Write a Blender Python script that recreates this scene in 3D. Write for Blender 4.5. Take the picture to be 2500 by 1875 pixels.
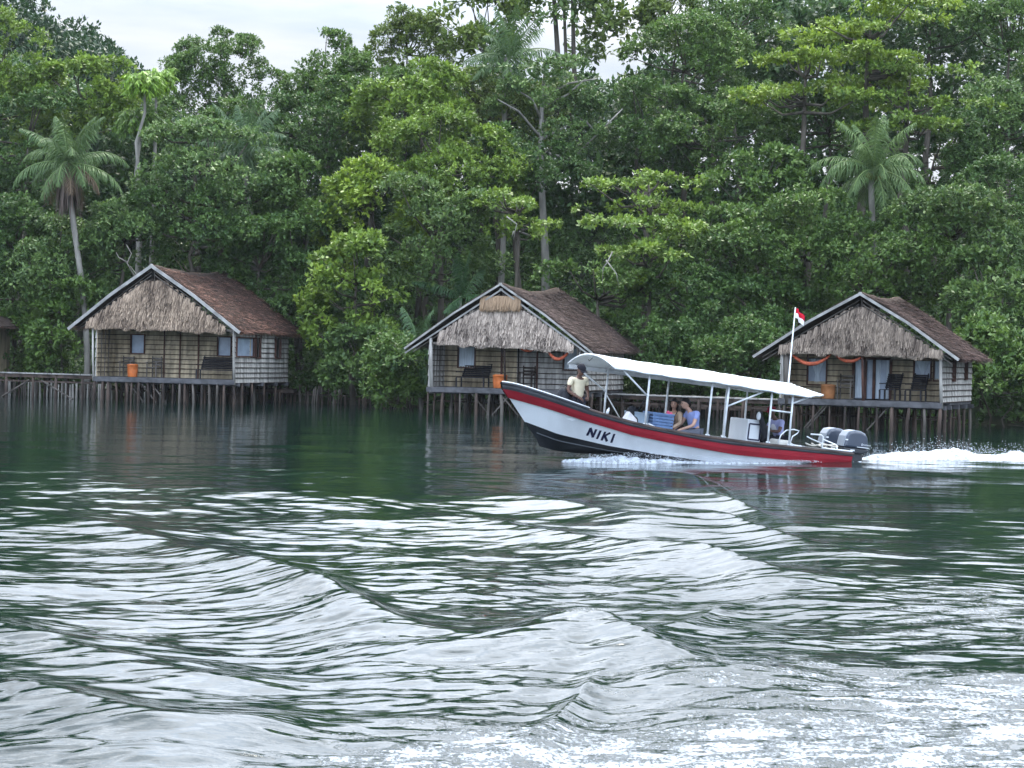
import bpy, bmesh, math, random
import numpy as np
from mathutils import Matrix, Vector
for _o in list(bpy.data.objects): bpy.data.objects.remove(_o)
S = bpy.context.scene
C = S.collection
R = math.radians
rng = np.random.default_rng(7)
random.seed(7)

# ------------------------------------------------------------------ camera
FPX, CAMH = 4665.0, 2.2
_pitch, _roll = math.atan(65.5 / FPX), R(1.3)
_f = np.array([0, math.cos(_pitch), -math.sin(_pitch)])
_u0 = np.array([0, math.sin(_pitch), math.cos(_pitch)])
_r = np.array([1., 0, 0]) * math.cos(_roll) + _u0 * math.sin(_roll)
_u = np.cross(_r, _f)
_c = np.array([0, 0, CAMH])
cam = bpy.data.cameras.new('camera'); camo = bpy.data.objects.new('camera', cam); C.objects.link(camo)
cam.sensor_width = 36.0; cam.lens = 36.0 * FPX / 2500.0; cam.clip_start = 0.1; cam.clip_end = 2000
m = Matrix.Identity(4)
for i in range(3):
    m[i][0] = _r[i]; m[i][1] = _u[i]; m[i][2] = -_f[i]; m[i][3] = _c[i]
camo.matrix_world = m
S.camera = camo

def at(px, py, Y):
    """point seen at a photograph pixel (2500 x 1875) at depth Y metres"""
    d = _f + _r * (px - 1250.) / FPX - _u * (py - 937.5) / FPX
    return _c + d * (Y / d[1])

# ------------------------------------------------------------------ world, sun, exposure
SUN_EL, SUN_AZ = R(60), R(6)
W = bpy.data.worlds.new('World'); S.world = W; W.use_nodes = True
nt = W.node_tree; N = nt.nodes; Lk = nt.links
N.clear()
def nd(tree, typ, **kw):
    n = tree.nodes.new(typ)
    for k, v in kw.items(): setattr(n, k, v)
    return n
out = nd(nt, 'ShaderNodeOutputWorld'); bg = nd(nt, 'ShaderNodeBackground'); bg.inputs['Strength'].default_value = 0.1
sky = nd(nt, 'ShaderNodeTexSky', sky_type='NISHITA', sun_disc=False)
sky.sun_elevation = SUN_EL; sky.sun_rotation = SUN_AZ; sky.dust_density = 3.0
tc = nd(nt, 'ShaderNodeTexCoord'); sep = nd(nt, 'ShaderNodeSeparateXYZ')
Lk.new(tc.outputs['Generated'], sep.inputs[0])
mp = nd(nt, 'ShaderNodeMapping'); mp.inputs['Scale'].default_value = (4, 4, 26)
Lk.new(tc.outputs['Generated'], mp.inputs[0])
nz = nd(nt, 'ShaderNodeTexNoise'); nz.inputs['Scale'].default_value = 1.6; nz.inputs['Detail'].default_value = 7; nz.inputs['Roughness'].default_value = 0.55
Lk.new(mp.outputs[0], nz.inputs['Vector'])
cr = nd(nt, 'ShaderNodeValToRGB')
cr.color_ramp.elements[0].position = .36; cr.color_ramp.elements[0].color = (4.2, 4.8, 5.8, 1)
cr.color_ramp.elements[1].position = .62; cr.color_ramp.elements[1].color = (5.9, 6.1, 6.5, 1)
Lk.new(nz.outputs['Fac'], cr.inputs['Fac'])
# cloud layer grows brighter with height and towards the veiled sun
el = nd(nt, 'ShaderNodeMapRange'); el.inputs['From Min'].default_value = .16; el.inputs['From Max'].default_value = .62
el.inputs['To Min'].default_value = 1.0; el.inputs['To Max'].default_value = 3.9
Lk.new(sep.outputs['Z'], el.inputs['Value'])
dot = nd(nt, 'ShaderNodeVectorMath', operation='DOT_PRODUCT')
Lk.new(tc.outputs['Generated'], dot.inputs[0])
GE = R(40)   # the veiled bright part of the sky
dot.inputs[1].default_value = (math.sin(SUN_AZ) * math.cos(GE), math.cos(SUN_AZ) * math.cos(GE), math.sin(GE))
glow = nd(nt, 'ShaderNodeMapRange', interpolation_type='SMOOTHSTEP'); glow.inputs['From Min'].default_value = .55; glow.inputs['From Max'].default_value = 1.0
glow.inputs['To Min'].default_value = 0; glow.inputs['To Max'].default_value = 2.1
Lk.new(dot.outputs['Value'], glow.inputs['Value'])
# the sky is open and bright over the sea behind the camera
bk = nd(nt, 'ShaderNodeMapRange', interpolation_type='SMOOTHSTEP'); bk.inputs['From Min'].default_value = .1; bk.inputs['From Max'].default_value = -.7
bk.inputs['To Min'].default_value = 0; bk.inputs['To Max'].default_value = 1.5
Lk.new(sep.outputs['Y'], bk.inputs['Value'])
ad0 = nd(nt, 'ShaderNodeMath', operation='ADD'); Lk.new(el.outputs[0], ad0.inputs[0]); Lk.new(bk.outputs[0], ad0.inputs[1])
# broken cloud higher up: bright and dull patches
mp2 = nd(nt, 'ShaderNodeMapping'); mp2.inputs['Scale'].default_value = (3, 3, 7); Lk.new(tc.outputs['Generated'], mp2.inputs[0])
nz2 = nd(nt, 'ShaderNodeTexNoise'); nz2.inputs['Scale'].default_value = 1.5; nz2.inputs['Detail'].default_value = 6; Lk.new(mp2.outputs[0], nz2.inputs['Vector'])
pt_ = nd(nt, 'ShaderNodeMapRange'); pt_.inputs['From Min'].default_value = .38; pt_.inputs['From Max'].default_value = .62; pt_.inputs['To Min'].default_value = .48; pt_.inputs['To Max'].default_value = 1.3
Lk.new(nz2.outputs['Fac'], pt_.inputs['Value'])
ad1 = nd(nt, 'ShaderNodeMath', operation='MULTIPLY'); Lk.new(ad0.outputs[0], ad1.inputs[0]); Lk.new(pt_.outputs[0], ad1.inputs[1])
hm_ = nd(nt, 'ShaderNodeMix', data_type='FLOAT'); hs = nd(nt, 'ShaderNodeMapRange'); hs.inputs['From Min'].default_value = .16; hs.inputs['From Max'].default_value = .30
Lk.new(sep.outputs['Z'], hs.inputs['Value']); Lk.new(hs.outputs[0], hm_.inputs['Factor']); Lk.new(ad0.outputs[0], hm_.inputs['A']); Lk.new(ad1.outputs[0], hm_.inputs['B'])
ad = nd(nt, 'ShaderNodeMath', operation='ADD'); gm_ = nd(nt, 'ShaderNodeMath', operation='MULTIPLY'); Lk.new(glow.outputs[0], gm_.inputs[0]); Lk.new(pt_.outputs[0], gm_.inputs[1])
gh = nd(nt, 'ShaderNodeMath', operation='MULTIPLY'); Lk.new(gm_.outputs[0], gh.inputs[0]); Lk.new(hs.outputs[0], gh.inputs[1])
Lk.new(hm_.outputs[0], ad.inputs[0]); Lk.new(gh.outputs[0], ad.inputs[1])
tn = nd(nt, 'ShaderNodeMix', data_type='RGBA', blend_type='MULTIPLY'); tn.inputs['B'].default_value = (.84, .96, 1.12, 1)
bf = nd(nt, 'ShaderNodeMath', operation='MULTIPLY'); bf.inputs[1].default_value = .5; Lk.new(bk.outputs[0], bf.inputs[0]); Lk.new(bf.outputs[0], tn.inputs['Factor']); Lk.new(cr.outputs['Color'], tn.inputs['A'])
mul = nd(nt, 'ShaderNodeVectorMath', operation='SCALE')
Lk.new(tn.outputs['Result'], mul.inputs[0]); Lk.new(ad.outputs[0], mul.inputs['Scale'])
mx = nd(nt, 'ShaderNodeMix', data_type='RGBA'); mx.inputs['Factor'].default_value = .86
Lk.new(sky.outputs[0], mx.inputs['A']); Lk.new(mul.outputs[0], mx.inputs['B'])
Lk.new(mx.outputs['Result'], bg.inputs['Color']); Lk.new(bg.outputs[0], out.inputs[0])

sl = bpy.data.lights.new('sun', 'SUN'); sl.energy = 2.0; sl.angle = R(14); sl.color = (1, .93, .8)
so = bpy.data.objects.new('sun', sl); C.objects.link(so)
so.rotation_euler = (-(math.pi / 2 - SUN_EL), 0, -SUN_AZ); so.location = (0, 0, 60)
S.view_settings.view_transform = 'Standard'; S.view_settings.look = 'None'
S.view_settings.exposure = 0.72; S.view_settings.gamma = 1.0
S.cycles.max_bounces = 5; S.cycles.diffuse_bounces = 3; S.cycles.glossy_bounces = 3
S.cycles.transparent_max_bounces = 6; S.cycles.caustics_reflective = False; S.cycles.caustics_refractive = False

# ------------------------------------------------------------------ materials
MATS = {}
def mat(name, col, rough=.7, spec=.3, var=0., scale=8., bump=0., bscale=40., metal=0., stretch=(1, 1, 1), col2=None, coat=0.):
    """plain surface with procedural colour variation and relief"""
    if name in MATS: return MATS[name]
    M = bpy.data.materials.new(name); M.use_nodes = True; t = M.node_tree
    b = t.nodes['Principled BSDF']
    b.inputs['Roughness'].default_value = rough; b.inputs['Specular IOR Level'].default_value = spec
    b.inputs['Metallic'].default_value = metal; b.inputs['Coat Weight'].default_value = coat
    b.inputs['Base Color'].default_value = (*col, 1)
    co = nd(t, 'ShaderNodeTexCoord'); ma = nd(t, 'ShaderNodeMapping'); ma.inputs['Scale'].default_value = stretch
    t.links.new(co.outputs['Object'], ma.inputs[0])
    if var or col2:
        n = nd(t, 'ShaderNodeTexNoise'); n.inputs['Scale'].default_value = scale; n.inputs['Detail'].default_value = 5
        t.links.new(ma.outputs[0], n.inputs['Vector'])
        c2 = col2 or tuple(c * (1 - var) for c in col)
        r_ = nd(t, 'ShaderNodeValToRGB'); r_.color_ramp.elements[0].position = .35; r_.color_ramp.elements[1].position = .65
        r_.color_ramp.elements[0].color = (*c2, 1); r_.color_ramp.elements[1].color = (*(min(1, c * (1 + var * .4)) for c in col), 1)
        t.links.new(n.outputs['Fac'], r_.inputs['Fac']); t.links.new(r_.outputs[0], b.inputs['Base Color'])
    if bump:
        n = nd(t, 'ShaderNodeTexNoise'); n.inputs['Scale'].default_value = bscale; n.inputs['Detail'].default_value = 3
        t.links.new(ma.outputs[0], n.inputs['Vector'])
        bp = nd(t, 'ShaderNodeBump'); bp.inputs['Strength'].default_value = bump; bp.inputs['Distance'].default_value = .02
        t.links.new(n.outputs['Fac'], bp.inputs['Height']); t.links.new(bp.outputs[0], b.inputs['Normal'])
    MATS[name] = M
    return M

def strand_mat(name, c1, c2, rough=.75, trans=0., spec=.25):
    """leaves / thatch strands: colour varies per strand (mesh attribute rnd) around the object's own tint"""
    M = bpy.data.materials.new(name); M.use_nodes = True; t = M.node_tree
    b = t.nodes['Principled BSDF']; b.inputs['Roughness'].default_value = rough; b.inputs['Specular IOR Level'].default_value = spec
    a = nd(t, 'ShaderNodeAttribute', attribute_name='rnd'); r_ = nd(t, 'ShaderNodeValToRGB')
    r_.color_ramp.elements[0].color = (*c1, 1); r_.color_ramp.elements[1].color = (*c2, 1)
    t.links.new(a.outputs['Fac'], r_.inputs['Fac'])
    oi = nd(t, 'ShaderNodeObjectInfo'); mu = nd(t, 'ShaderNodeMix', data_type='RGBA', blend_type='MULTIPLY'); mu.inputs['Factor'].default_value = 1
    t.links.new(r_.outputs[0], mu.inputs['A']); t.links.new(oi.outputs['Color'], mu.inputs['B'])
    t.links.new(mu.outputs['Result'], b.inputs['Base Color'])
    if trans:
        tr = nd(t, 'ShaderNodeBsdfTranslucent'); t.links.new(mu.outputs['Result'], tr.inputs['Color'])
        ms = nd(t, 'ShaderNodeMixShader'); ms.inputs[0].default_value = trans
        t.links.new(b.outputs[0], ms.inputs[1]); t.links.new(tr.outputs[0], ms.inputs[2])
        t.links.new(ms.outputs[0], t.nodes['Material Output'].inputs['Surface'])
    MATS[name] = M
    return M

# ------------------------------------------------------------------ scene helpers
def tag(o, label=None, cat=None, group=None, kind=None):
    if label: o['label'] = label
    if cat: o['category'] = cat
    if group: o['group'] = group
    if kind: o['kind'] = kind
    return o
def empty(name, label, cat, loc=(0, 0, 0), rz=0, group=None, mw=None):
    o = bpy.data.objects.new(name, None); C.objects.link(o)
    if mw is not None: o.matrix_world = mw
    else: o.location = loc; o.rotation_euler = (0, 0, rz)
    o.empty_display_size = .2
    return tag(o, label, cat, group)
def npmesh(name, V, F, M=None, parent=None, smooth=False, rnd=None, mw=None):
    V = np.ascontiguousarray(V, dtype=np.float32); F = np.ascontiguousarray(F, dtype=np.int32)
    me = bpy.data.meshes.new(name); k = F.shape[1]
    me.vertices.add(len(V)); me.vertices.foreach_set('co', V.ravel())
    me.loops.add(F.size); me.loops.foreach_set('vertex_index', F.ravel())
    me.polygons.add(len(F)); me.polygons.foreach_set('loop_start', np.arange(0, F.size, k, dtype=np.int32))
    me.polygons.foreach_set('use_smooth', np.full(len(F), smooth))
    me.update(calc_edges=True)
    if rnd is not None:
        a = me.attributes.new('rnd', 'FLOAT', 'FACE'); a.data.foreach_set('value', np.asarray(rnd, dtype=np.float32))
    if M: me.materials.append(M)
    o = bpy.data.objects.new(name, me); C.objects.link(o)
    if parent: o.parent = parent
    if mw is not None: o.matrix_world = mw
    return o
class MB:
    """collects boxes, bars and tubes and links them as ONE mesh object"""
    def __init__(s): s.v = []; s.f = []; s.mi = []; s.cur = 0
    def poly(s, pts, faces):
        b = len(s.v); s.v += [tuple(map(float, p)) for p in pts]
        for f in faces: s.f.append([b + i for i in f]); s.mi.append(s.cur)
    def box(s, x0, x1, y0, y1, z0, z1, M=None):
        p = [(x, y, z) for z in (z0, z1) for y in (y0, y1) for x in (x0, x1)]
        if M is not None: p = [tuple(M @ Vector(q)) for q in p]
        s.poly(p, [(0, 2, 3, 1), (4, 5, 7, 6), (0, 1, 5, 4), (2, 6, 7, 3), (0, 4, 6, 2), (1, 3, 7, 5)]); return s
    def plank(s, p, q, w, h, up=(0, 0, 1)):
        """beam from p to q, w across, h along up"""
        p = np.array(p, float); q = np.array(q, float); d = q - p; d /= np.linalg.norm(d)
        sx = np.cross(d, up); sx /= np.linalg.norm(sx); uz = np.cross(sx, d)
        c = [e + a * sx * w / 2 + b_ * uz * h / 2 for e in (p, q) for a, b_ in ((-1, -1), (1, -1), (1, 1), (-1, 1))]
        s.poly(c, [(0, 1, 2, 3), (7, 6, 5, 4), (0, 4, 5, 1), (1, 5, 6, 2), (2, 6, 7, 3), (3, 7, 4, 0)]); return s
    def tube(s, pts, rad, n=8, cap=True):
        pts = [np.array(p, float) for p in pts]
        if not hasattr(rad, '__len__'): rad = [rad] * len(pts)
        prev = None; base = len(s.v); ref = np.array([.31, .17, .93])
        for i, p in enumerate(pts):
            d = pts[min(i + 1, len(pts) - 1)] - pts[max(i - 1, 0)]; d /= (np.linalg.norm(d) + 1e-9)
            if prev is None:
                a = np.cross(d, ref)
                if np.linalg.norm(a) < .1: a = np.cross(d, (1, 0, 0))
            else: a = prev - d * (prev @ d)
            a /= np.linalg.norm(a); prev = a; b = np.cross(d, a)
            for k in range(n):
                t = 2 * math.pi * k / n; q = p + rad[i] * (a * math.cos(t) + b * math.sin(t)); s.v.append(tuple(q))
        for i in range(len(pts) - 1):
            for k in range(n):
                k2 = (k + 1) % n
                s.f.append([base + i * n + k, base + i * n + k2, base + (i + 1) * n + k2, base + (i + 1) * n + k]); s.mi.append(s.cur)
        if cap:
            s.f.append([base + k for k in range(n)][::-1]); s.f.append([base + (len(pts) - 1) * n + k for k in range(n)]); s.mi += [s.cur] * 2
        return s
    def grid(s, P, close=False):
        """P: rows x cols x 3"""
        P = np.asarray(P, float); r_, c_ = P.shape[:2]; b = len(s.v)
        s.v += [tuple(q) for q in P.reshape(-1, 3)]
        for i in range(r_ - 1):
            for j in range(c_ - 1 + (1 if close else 0)):
                j2 = (j + 1) % c_
                s.f.append([b + i * c_ + j, b + i * c_ + j2, b + (i + 1) * c_ + j2, b + (i + 1) * c_ + j]); s.mi.append(s.cur)
        return s
    def ball(s, c, r, nu=12, nv=8):
        if not hasattr(r, '__len__'): r = (r, r, r)
        P = [[(c[0] + r[0] * math.sin(math.pi * i / nv) * math.cos(2 * math.pi * j / nu), c[1] + r[1] * math.sin(math.pi * i / nv) * math.sin(2 * math.pi * j / nu), c[2] + r[2] * math.cos(math.pi * i / nv)) for j in range(nu)] for i in range(nv + 1)]
        return s.grid(P, True)
    def build(s, name, M, parent=None, smooth=False, bevel=0, solid=0, mw=None):
        me = bpy.data.meshes.new(name); me.from_pydata(s.v, [], s.f)
        for x in (M if isinstance(M, (list, tuple)) else [M]): me.materials.append(x)
        me.polygons.foreach_set('material_index', s.mi); me.polygons.foreach_set('use_smooth', [smooth] * len(s.f))
        me.update(); o = bpy.data.objects.new(name, me); C.objects.link(o)
        if parent: o.parent = parent
        if mw is not None: o.matrix_world = mw
        if solid:
            q = o.modifiers.new('thickness', 'SOLIDIFY'); q.thickness = solid; q.offset = -1
        if bevel:
            q = o.modifiers.new('soft_edges', 'BEVEL'); q.width = bevel; q.segments = 2; q.limit_method = 'ANGLE'; q.angle_limit = R(40)
        return o
def sm(a, b, x):
    t = np.clip((np.asarray(x, float) - a) / (b - a), 0, 1); return t * t * (3 - 2 * t)
_P = rng.permutation(4096)
def vnoise(x, y, seed=0):
    """smooth 2-D value noise in 0..1"""
    x = np.asarray(x, float) + seed * 17.3; y = np.asarray(y, float) - seed * 9.1
    xi = np.floor(x).astype(int); yi = np.floor(y).astype(int); fx = x - xi; fy = y - yi
    fx = fx * fx * (3 - 2 * fx); fy = fy * fy * (3 - 2 * fy)
    h = lambda a, b: _P[(_P[a & 4095] + b) & 4095] / 4095.
    return (h(xi, yi) * (1 - fx) + h(xi + 1, yi) * fx) * (1 - fy) + (h(xi, yi + 1) * (1 - fx) + h(xi + 1, yi + 1) * fx) * fy
# ------------------------------------------------------------------ terrain
def shore(X): return 80.5 - .35 * X
def gz(X, Y):
    X = np.asarray(X, float); Y = np.asarray(Y, float)
    d = Y - shore(X)
    h = np.where(d < 0, np.maximum(d * .25, -3), np.minimum(np.maximum(d - 5, 0) * .36 + .06 * d, 10.5) + .25)
    h = h + 17 * np.exp(-((X + 47) / 15) ** 2 - ((Y - 180) / 30) ** 2)
    return h + (vnoise(X * .3, Y * .3) - .5) * .5
xs = np.linspace(-160, 160, 200); ys = np.concatenate([np.linspace(55, 120, 110), np.linspace(122, 320, 60)])
GX, GY = np.meshgrid(xs, ys); GZ = gz(GX, GY)
nr, nc = GX.shape
idx = np.arange(nr * nc).reshape(nr, nc)
QF = np.stack([idx[:-1, :-1], idx[:-1, 1:], idx[1:, 1:], idx[1:, :-1]], -1).reshape(-1, 4)
M_earth = mat('shore_earth', (.035, .035, .022), .95, .1, .5, 1.5, .8, 6, col2=(.015, .03, .012))
ter = npmesh('hillside_terrain', np.stack([GX, GY, GZ], -1).reshape(-1, 3), QF, M_earth, smooth=True)
tag(ter, kind='structure')

# ------------------------------------------------------------------ water
ts = np.concatenate([-np.geomspace(8, .36, 34), np.linspace(-.34, .34, 760), np.geomspace(.36, 8, 34)])
yy = [8.0]
while yy[-1] < 96: yy.append(yy[-1] + .034 + .0013 * (yy[-1] - 8))
ys = np.concatenate([[-60, -30, -12, -2, 3, 6, 7.4], yy, [110, 140, 200]])
T, Yw = np.meshgrid(ts, ys)
Xw = T * np.maximum(Yw, 8)
def crest(ph, k=2.2):
    """peaked crests, flat troughs"""
    return (np.exp(k * (np.cos(ph) - 1)) - .35)
def gpx(px, py):
    """point of the water surface seen at a photograph pixel"""
    d = _f + _r * (px - 1250.) / FPX - _u * (py - 937.5) / FPX
    p = _c + d * (-CAMH / d[2]); return p[0], p[1]
# crest lines of the wake, traced once and laid out in metres: (px, py, height) per point, near and far flank widths
CRESTS = [
    ([(-150, 1215, .02), (180, 1275, .05), (424, 1345, .08), (565, 1384, .12), (700, 1430, .16), (800, 1468, .19), (876, 1508, .15), (960, 1550, .10), (1130, 1576, .07), (1250, 1571, .10), (1350, 1555, .17), (1432, 1538, .24), (1500, 1570, .19), (1560, 1590, .15), (1645, 1627, .11), (1800, 1645, .06), (2050, 1650, .02)], 1.5, 1.15),
    ([(700, 1262, .02), (984, 1277, .06), (1210, 1294, .11), (1380, 1322, .13), (1500, 1346, .14), (1600, 1362, .17), (1700, 1360, .22), (1760, 1388, .17), (1870, 1416, .12), (2100, 1424, .07), (2500, 1430, .03)], 1.5, 1.2),
    ([(900, 1190, .02), (1097, 1198, .05), (1295, 1226, .10), (1450, 1255, .11), (1560, 1278, .12), (1645, 1270, .15), (1760, 1277, .15), (1845, 1300, .12), (1930, 1322, .08), (2150, 1352, .04)], 1.6, 1.15),
    ([(1380, 1205, .03), (1560, 1215, .07), (1680, 1216, .12), (1758, 1221, .13), (1815, 1240, .10), (1911, 1268, .05)], 1.5, 1.0),
    ([(1350, 1150, .03), (1560, 1160, .07), (1680, 1163, .09), (1760, 1180, .05)], 1.7, .9),
    ([(-150, 1640, .04), (0, 1690, .09), (140, 1728, .12), (280, 1766, .13), (424, 1800, .12), (565, 1792, .09), (735, 1765, .06), (860, 1735, .02)], 1.0, .7),
    ([(-200, 1520, .02), (0, 1545, .07), (200, 1600, .09), (400, 1640, .08), (600, 1668, .05), (800, 1660, .02)], .9, .7),
    ([(1180, 1880, .03), (1250, 1822, .06), (1335, 1786, .05), (1420, 1708, .06), (1462, 1640, .07), (1476, 1596, .03)], .6, .5),
    ([(1480, 1560, .01), (1560, 1548, .03), (1645, 1545, .05), (1730, 1500, .05), (1790, 1450, .03)], .8, .6),
    ([(350, 1178, .02), (600, 1192, .04), (800, 1212, .05), (1000, 1222, .04)], 1.6, .8),
]
CR = []
for pts, wn, wf in CRESTS:
    P = np.array(sorted([(*gpx(a, b_), h_) for a, b_, h_ in pts])); g_ = np.arange(P[0, 0] - 1.5, P[-1, 0] + 1.5, .04)
    kw = np.exp(-.5 * (np.arange(-20, 21) * .04 / .22) ** 2); kw /= kw.sum()
    D_ = [np.convolve(np.pad(np.interp(g_, P[:, 0], P[:, k_]), 20, 'edge'), kw, 'valid') for k_ in (1, 2)]
    CR.append((np.stack([g_, D_[0], D_[1]], 1), wn, wf))
def wave_h(X, Y, flank=False):
    h = np.zeros_like(X); fl = np.zeros_like(X)
    wx = (vnoise(X * .11, Y * .11, 3) - .5) * 5; wy = (vnoise(X * .09, Y * .09, 5) - .5) * 5
    for P, wn, wf in CR:
        yc = np.interp(X, P[:, 0], P[:, 1]) + .16 * (vnoise(X * 1.3, X * 0, 2) - .5); a_ = np.interp(X, P[:, 0], P[:, 2], left=0, right=0)
        a_ = a_ * sm(P[0, 0] + 1.2, P[0, 0] + 2.0, X) * sm(P[-1, 0] - 1.2, P[-1, 0] - 2.0, X)
        d = Y - yc; fl = np.maximum(fl, np.clip(a_ / .13, 0, 1) * np.exp(-((d - .75 * wf) / (.75 * wf)) ** 2)); q = np.where(d < 0, -d / wn, d / wf)
        h += a_ * (np.exp(-1.5 * (np.sqrt(q * q + .05) - .22)) * 1.18 - .36 * np.exp(-((q - 2.1) / 1.2) ** 2))
    fl = np.clip(fl, 0, 1)
    if flank: return fl
    env2 = sm(15, 24, Y) * sm(66, 34, Y) * (.45 + .55 * sm(-10, -1, X))
    k = 2 * math.pi / 3.1
    h += .022 * env2 * crest(k * ((X + wx) * .32 + (Y + wy) * .95), 1.5)
    k = 2 * math.pi / 5.3
    h += .026 * env2 * np.cos(k * (-(X + wy) * .25 + (Y + wx) * .97) + 2)
    # wind ripples: long-crested trains, sharp crests, running with the slope of the big waves
    rr = np.random.default_rng(11)
    for i in range(44):
        lam = 1.7 * (.915 ** i)
        a = rr.normal(0, .30) + math.pi / 2 + (.42 if i % 3 == 0 else (-.30 if i % 4 == 1 else 0))
        kx, ky = math.cos(a) * 2 * math.pi / lam, math.sin(a) * 2 * math.pi / lam
        patch = .25 + 1.3 * vnoise(X * .22 / (.4 + lam) + i, Y * .14 / (.4 + lam) - i, i % 7) ** 1.5 * 1.3
        dy = .034 + .0013 * np.maximum(Y - 8, 0)
        keep = sm(2.2, 4.5, lam / dy)
        amp = .0032 * sm(46, 16, Y) * (1 - .35 * sm(1.5, 5, X) * sm(17, 23, Y)) + .0009 * sm(80, 50, Y) + .0022 * sm(20, 12, Y) * (lam < .6)
        ph = kx * (X + .35 * wx) + ky * (Y + .35 * wy) + 1.1 * vnoise(X * .5 / lam, Y * .5 / lam, i % 5) * 3 + rr.uniform(0, 7)
        h += (1 - .62 * fl) * keep * patch * amp * lam ** .85 * (crest(ph, .8) if i % 2 else np.cos(ph))
    return h
Hh = wave_h(Xw, Yw)
inb = sm(0, 8, Yw) * sm(105, 96, Yw) * sm(.9, .5, np.abs(T))
# breaking little tips on the two sharpest crests
Hh = Hh * inb
# surge thrown up by the passing boat's stern and bow
Zw = Hh
# foam amount: turbulent wash lower right, patches round the crests, wash round the boat
fx = Xw; fy = Yw
f1 = sm(-.2, 2.2, fx - (fy - 12.5) * .55 + 1.2) * sm(17.5, 11.5, fy - .25 * fx)
f2 = .62 * sm(27, 14, fy) * sm(0.2, 3.2, fx - (fy - 13) * .25) * (.6 + .8 * vnoise(fx * .5, fy * .35, 6))
tx, ty = gpx(1432, 1545); f3 = 1.15 * np.exp(-((fx - tx) / .42) ** 2 - ((fy - ty + .1) / .38) ** 2)
tx2, ty2 = gpx(1540, 1230); f4 = .5 * np.exp(-((fx - tx2) / 1.2) ** 2 - ((fy - ty2) / 1.5) ** 2)
foam = np.clip(np.maximum(np.maximum(f1, f2), np.maximum(f3, f4)), 0, 1.1) * (.55 + .75 * vnoise(fx * .8, fy * .5, 2))
nr, nc = Xw.shape
idx = np.arange(nr * nc).reshape(nr, nc)
QF = np.stack([idx[:-1, :-1], idx[:-1, 1:], idx[1:, 1:], idx[1:, :-1]], -1).reshape(-1, 4)
M_w = bpy.data.materials.new('sea_water'); M_w.use_nodes = True; t = M_w.node_tree
b = t.nodes['Principled BSDF']
b.inputs['Roughness'].default_value = .035; b.inputs['IOR'].default_value = 1.42
co = nd(t, 'ShaderNodeTexCoord')
def bumpn(scale, stretch, dist, prev=None, detail=4, strength=1.):
    ma = nd(t, 'ShaderNodeMapping'); ma.inputs['Scale'].default_value = stretch; t.links.new(co.outputs['Object'], ma.inputs[0])
    n = nd(t, 'ShaderNodeTexNoise'); n.inputs['Scale'].default_value = scale; n.inputs['Detail'].default_value = detail
    t.links.new(ma.outputs[0], n.inputs['Vector'])
    bp = nd(t, 'ShaderNodeBump'); bp.inputs['Distance'].default_value = dist; bp.inputs['Strength'].default_value = strength
    t.links.new(n.outputs['Fac'], bp.inputs['Height'])
    if prev: t.links.new(prev.outputs[0], bp.inputs['Normal'])
    return bp
na = nd(t, 'ShaderNodeAttribute', attribute_name='near')
def ridged(scale, stretch, dist, prev=None, rot=0.):
    """long sharp-crested ripples, strongest close by"""
    ma = nd(t, 'ShaderNodeMapping'); ma.inputs['Scale'].default_value = stretch; ma.inputs['Rotation'].default_value = (0, 0, rot); t.links.new(co.outputs['Object'], ma.inputs[0])
    n = nd(t, 'ShaderNodeTexNoise', noise_type='RIDGED_MULTIFRACTAL'); n.inputs['Scale'].default_value = scale; n.inputs['Detail'].default_value = 4
    n.inputs['Distortion'].default_value = .6
    t.links.new(ma.outputs[0], n.inputs['Vector']); bp = nd(t, 'ShaderNodeBump'); bp.inputs['Distance'].default_value = dist
    t.links.new(n.outputs['Fac'], bp.inputs['Height']); t.links.new(na.outputs['Fac'], bp.inputs['Strength'])
    if prev: t.links.new(prev.outputs[0], bp.inputs['Normal'])
    return bp
b1 = ridged(1.5, (.42, 1.7, 1), .026, None, R(-7)); b1 = ridged(3.1, (.45, 1.5, 1), .016, b1, R(14))
b2 = bumpn(14, (.8, 1.9, 1), .0016, b1, 3)
fa = nd(t, 'ShaderNodeAttribute', attribute_name='foam')
# foam mask = bubbles and torn streaks where the wash is
def fnoise(scale, stretch, detail):
    ma = nd(t, 'ShaderNodeMapping'); ma.inputs['Scale'].default_value = stretch; t.links.new(co.outputs['Object'], ma.inputs[0])
    n = nd(t, 'ShaderNodeTexNoise'); n.inputs['Scale'].default_value = scale; n.inputs['Detail'].default_value = detail; n.inputs['Roughness'].default_value = .7
    t.links.new(ma.outputs[0], n.inputs['Vector']); return n
n1 = fnoise(4.5, (.55, 1.1, 1), 8); n2 = fnoise(30, (1, .7, 1), 4)
am = nd(t, 'ShaderNodeMath', operation='ADD'); t.links.new(n1.outputs['Fac'], am.inputs[0])
hm = nd(t, 'ShaderNodeMath', operation='MULTIPLY'); hm.inputs[1].default_value = .75; t.links.new(n2.outputs['Fac'], hm.inputs[0]); t.links.new(hm.outputs[0], am.inputs[1])
th = nd(t, 'ShaderNodeMapRange'); th.inputs['From Min'].default_value = 0; th.inputs['From Max'].default_value = 1; th.inputs['To Min'].default_value = 1.22; th.inputs['To Max'].default_value = .765
t.links.new(fa.outputs['Fac'], th.inputs['Value'])
sb = nd(t, 'ShaderNodeMath', operation='SUBTRACT'); t.links.new(am.outputs[0], sb.inputs[0]); t.links.new(th.outputs[0], sb.inputs[1])
mk = nd(t, 'ShaderNodeMapRange', interpolation_type='SMOOTHSTEP'); mk.inputs['From Min'].default_value = 0; mk.inputs['From Max'].default_value = .30
t.links.new(sb.outputs[0], mk.inputs['Value'])
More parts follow.
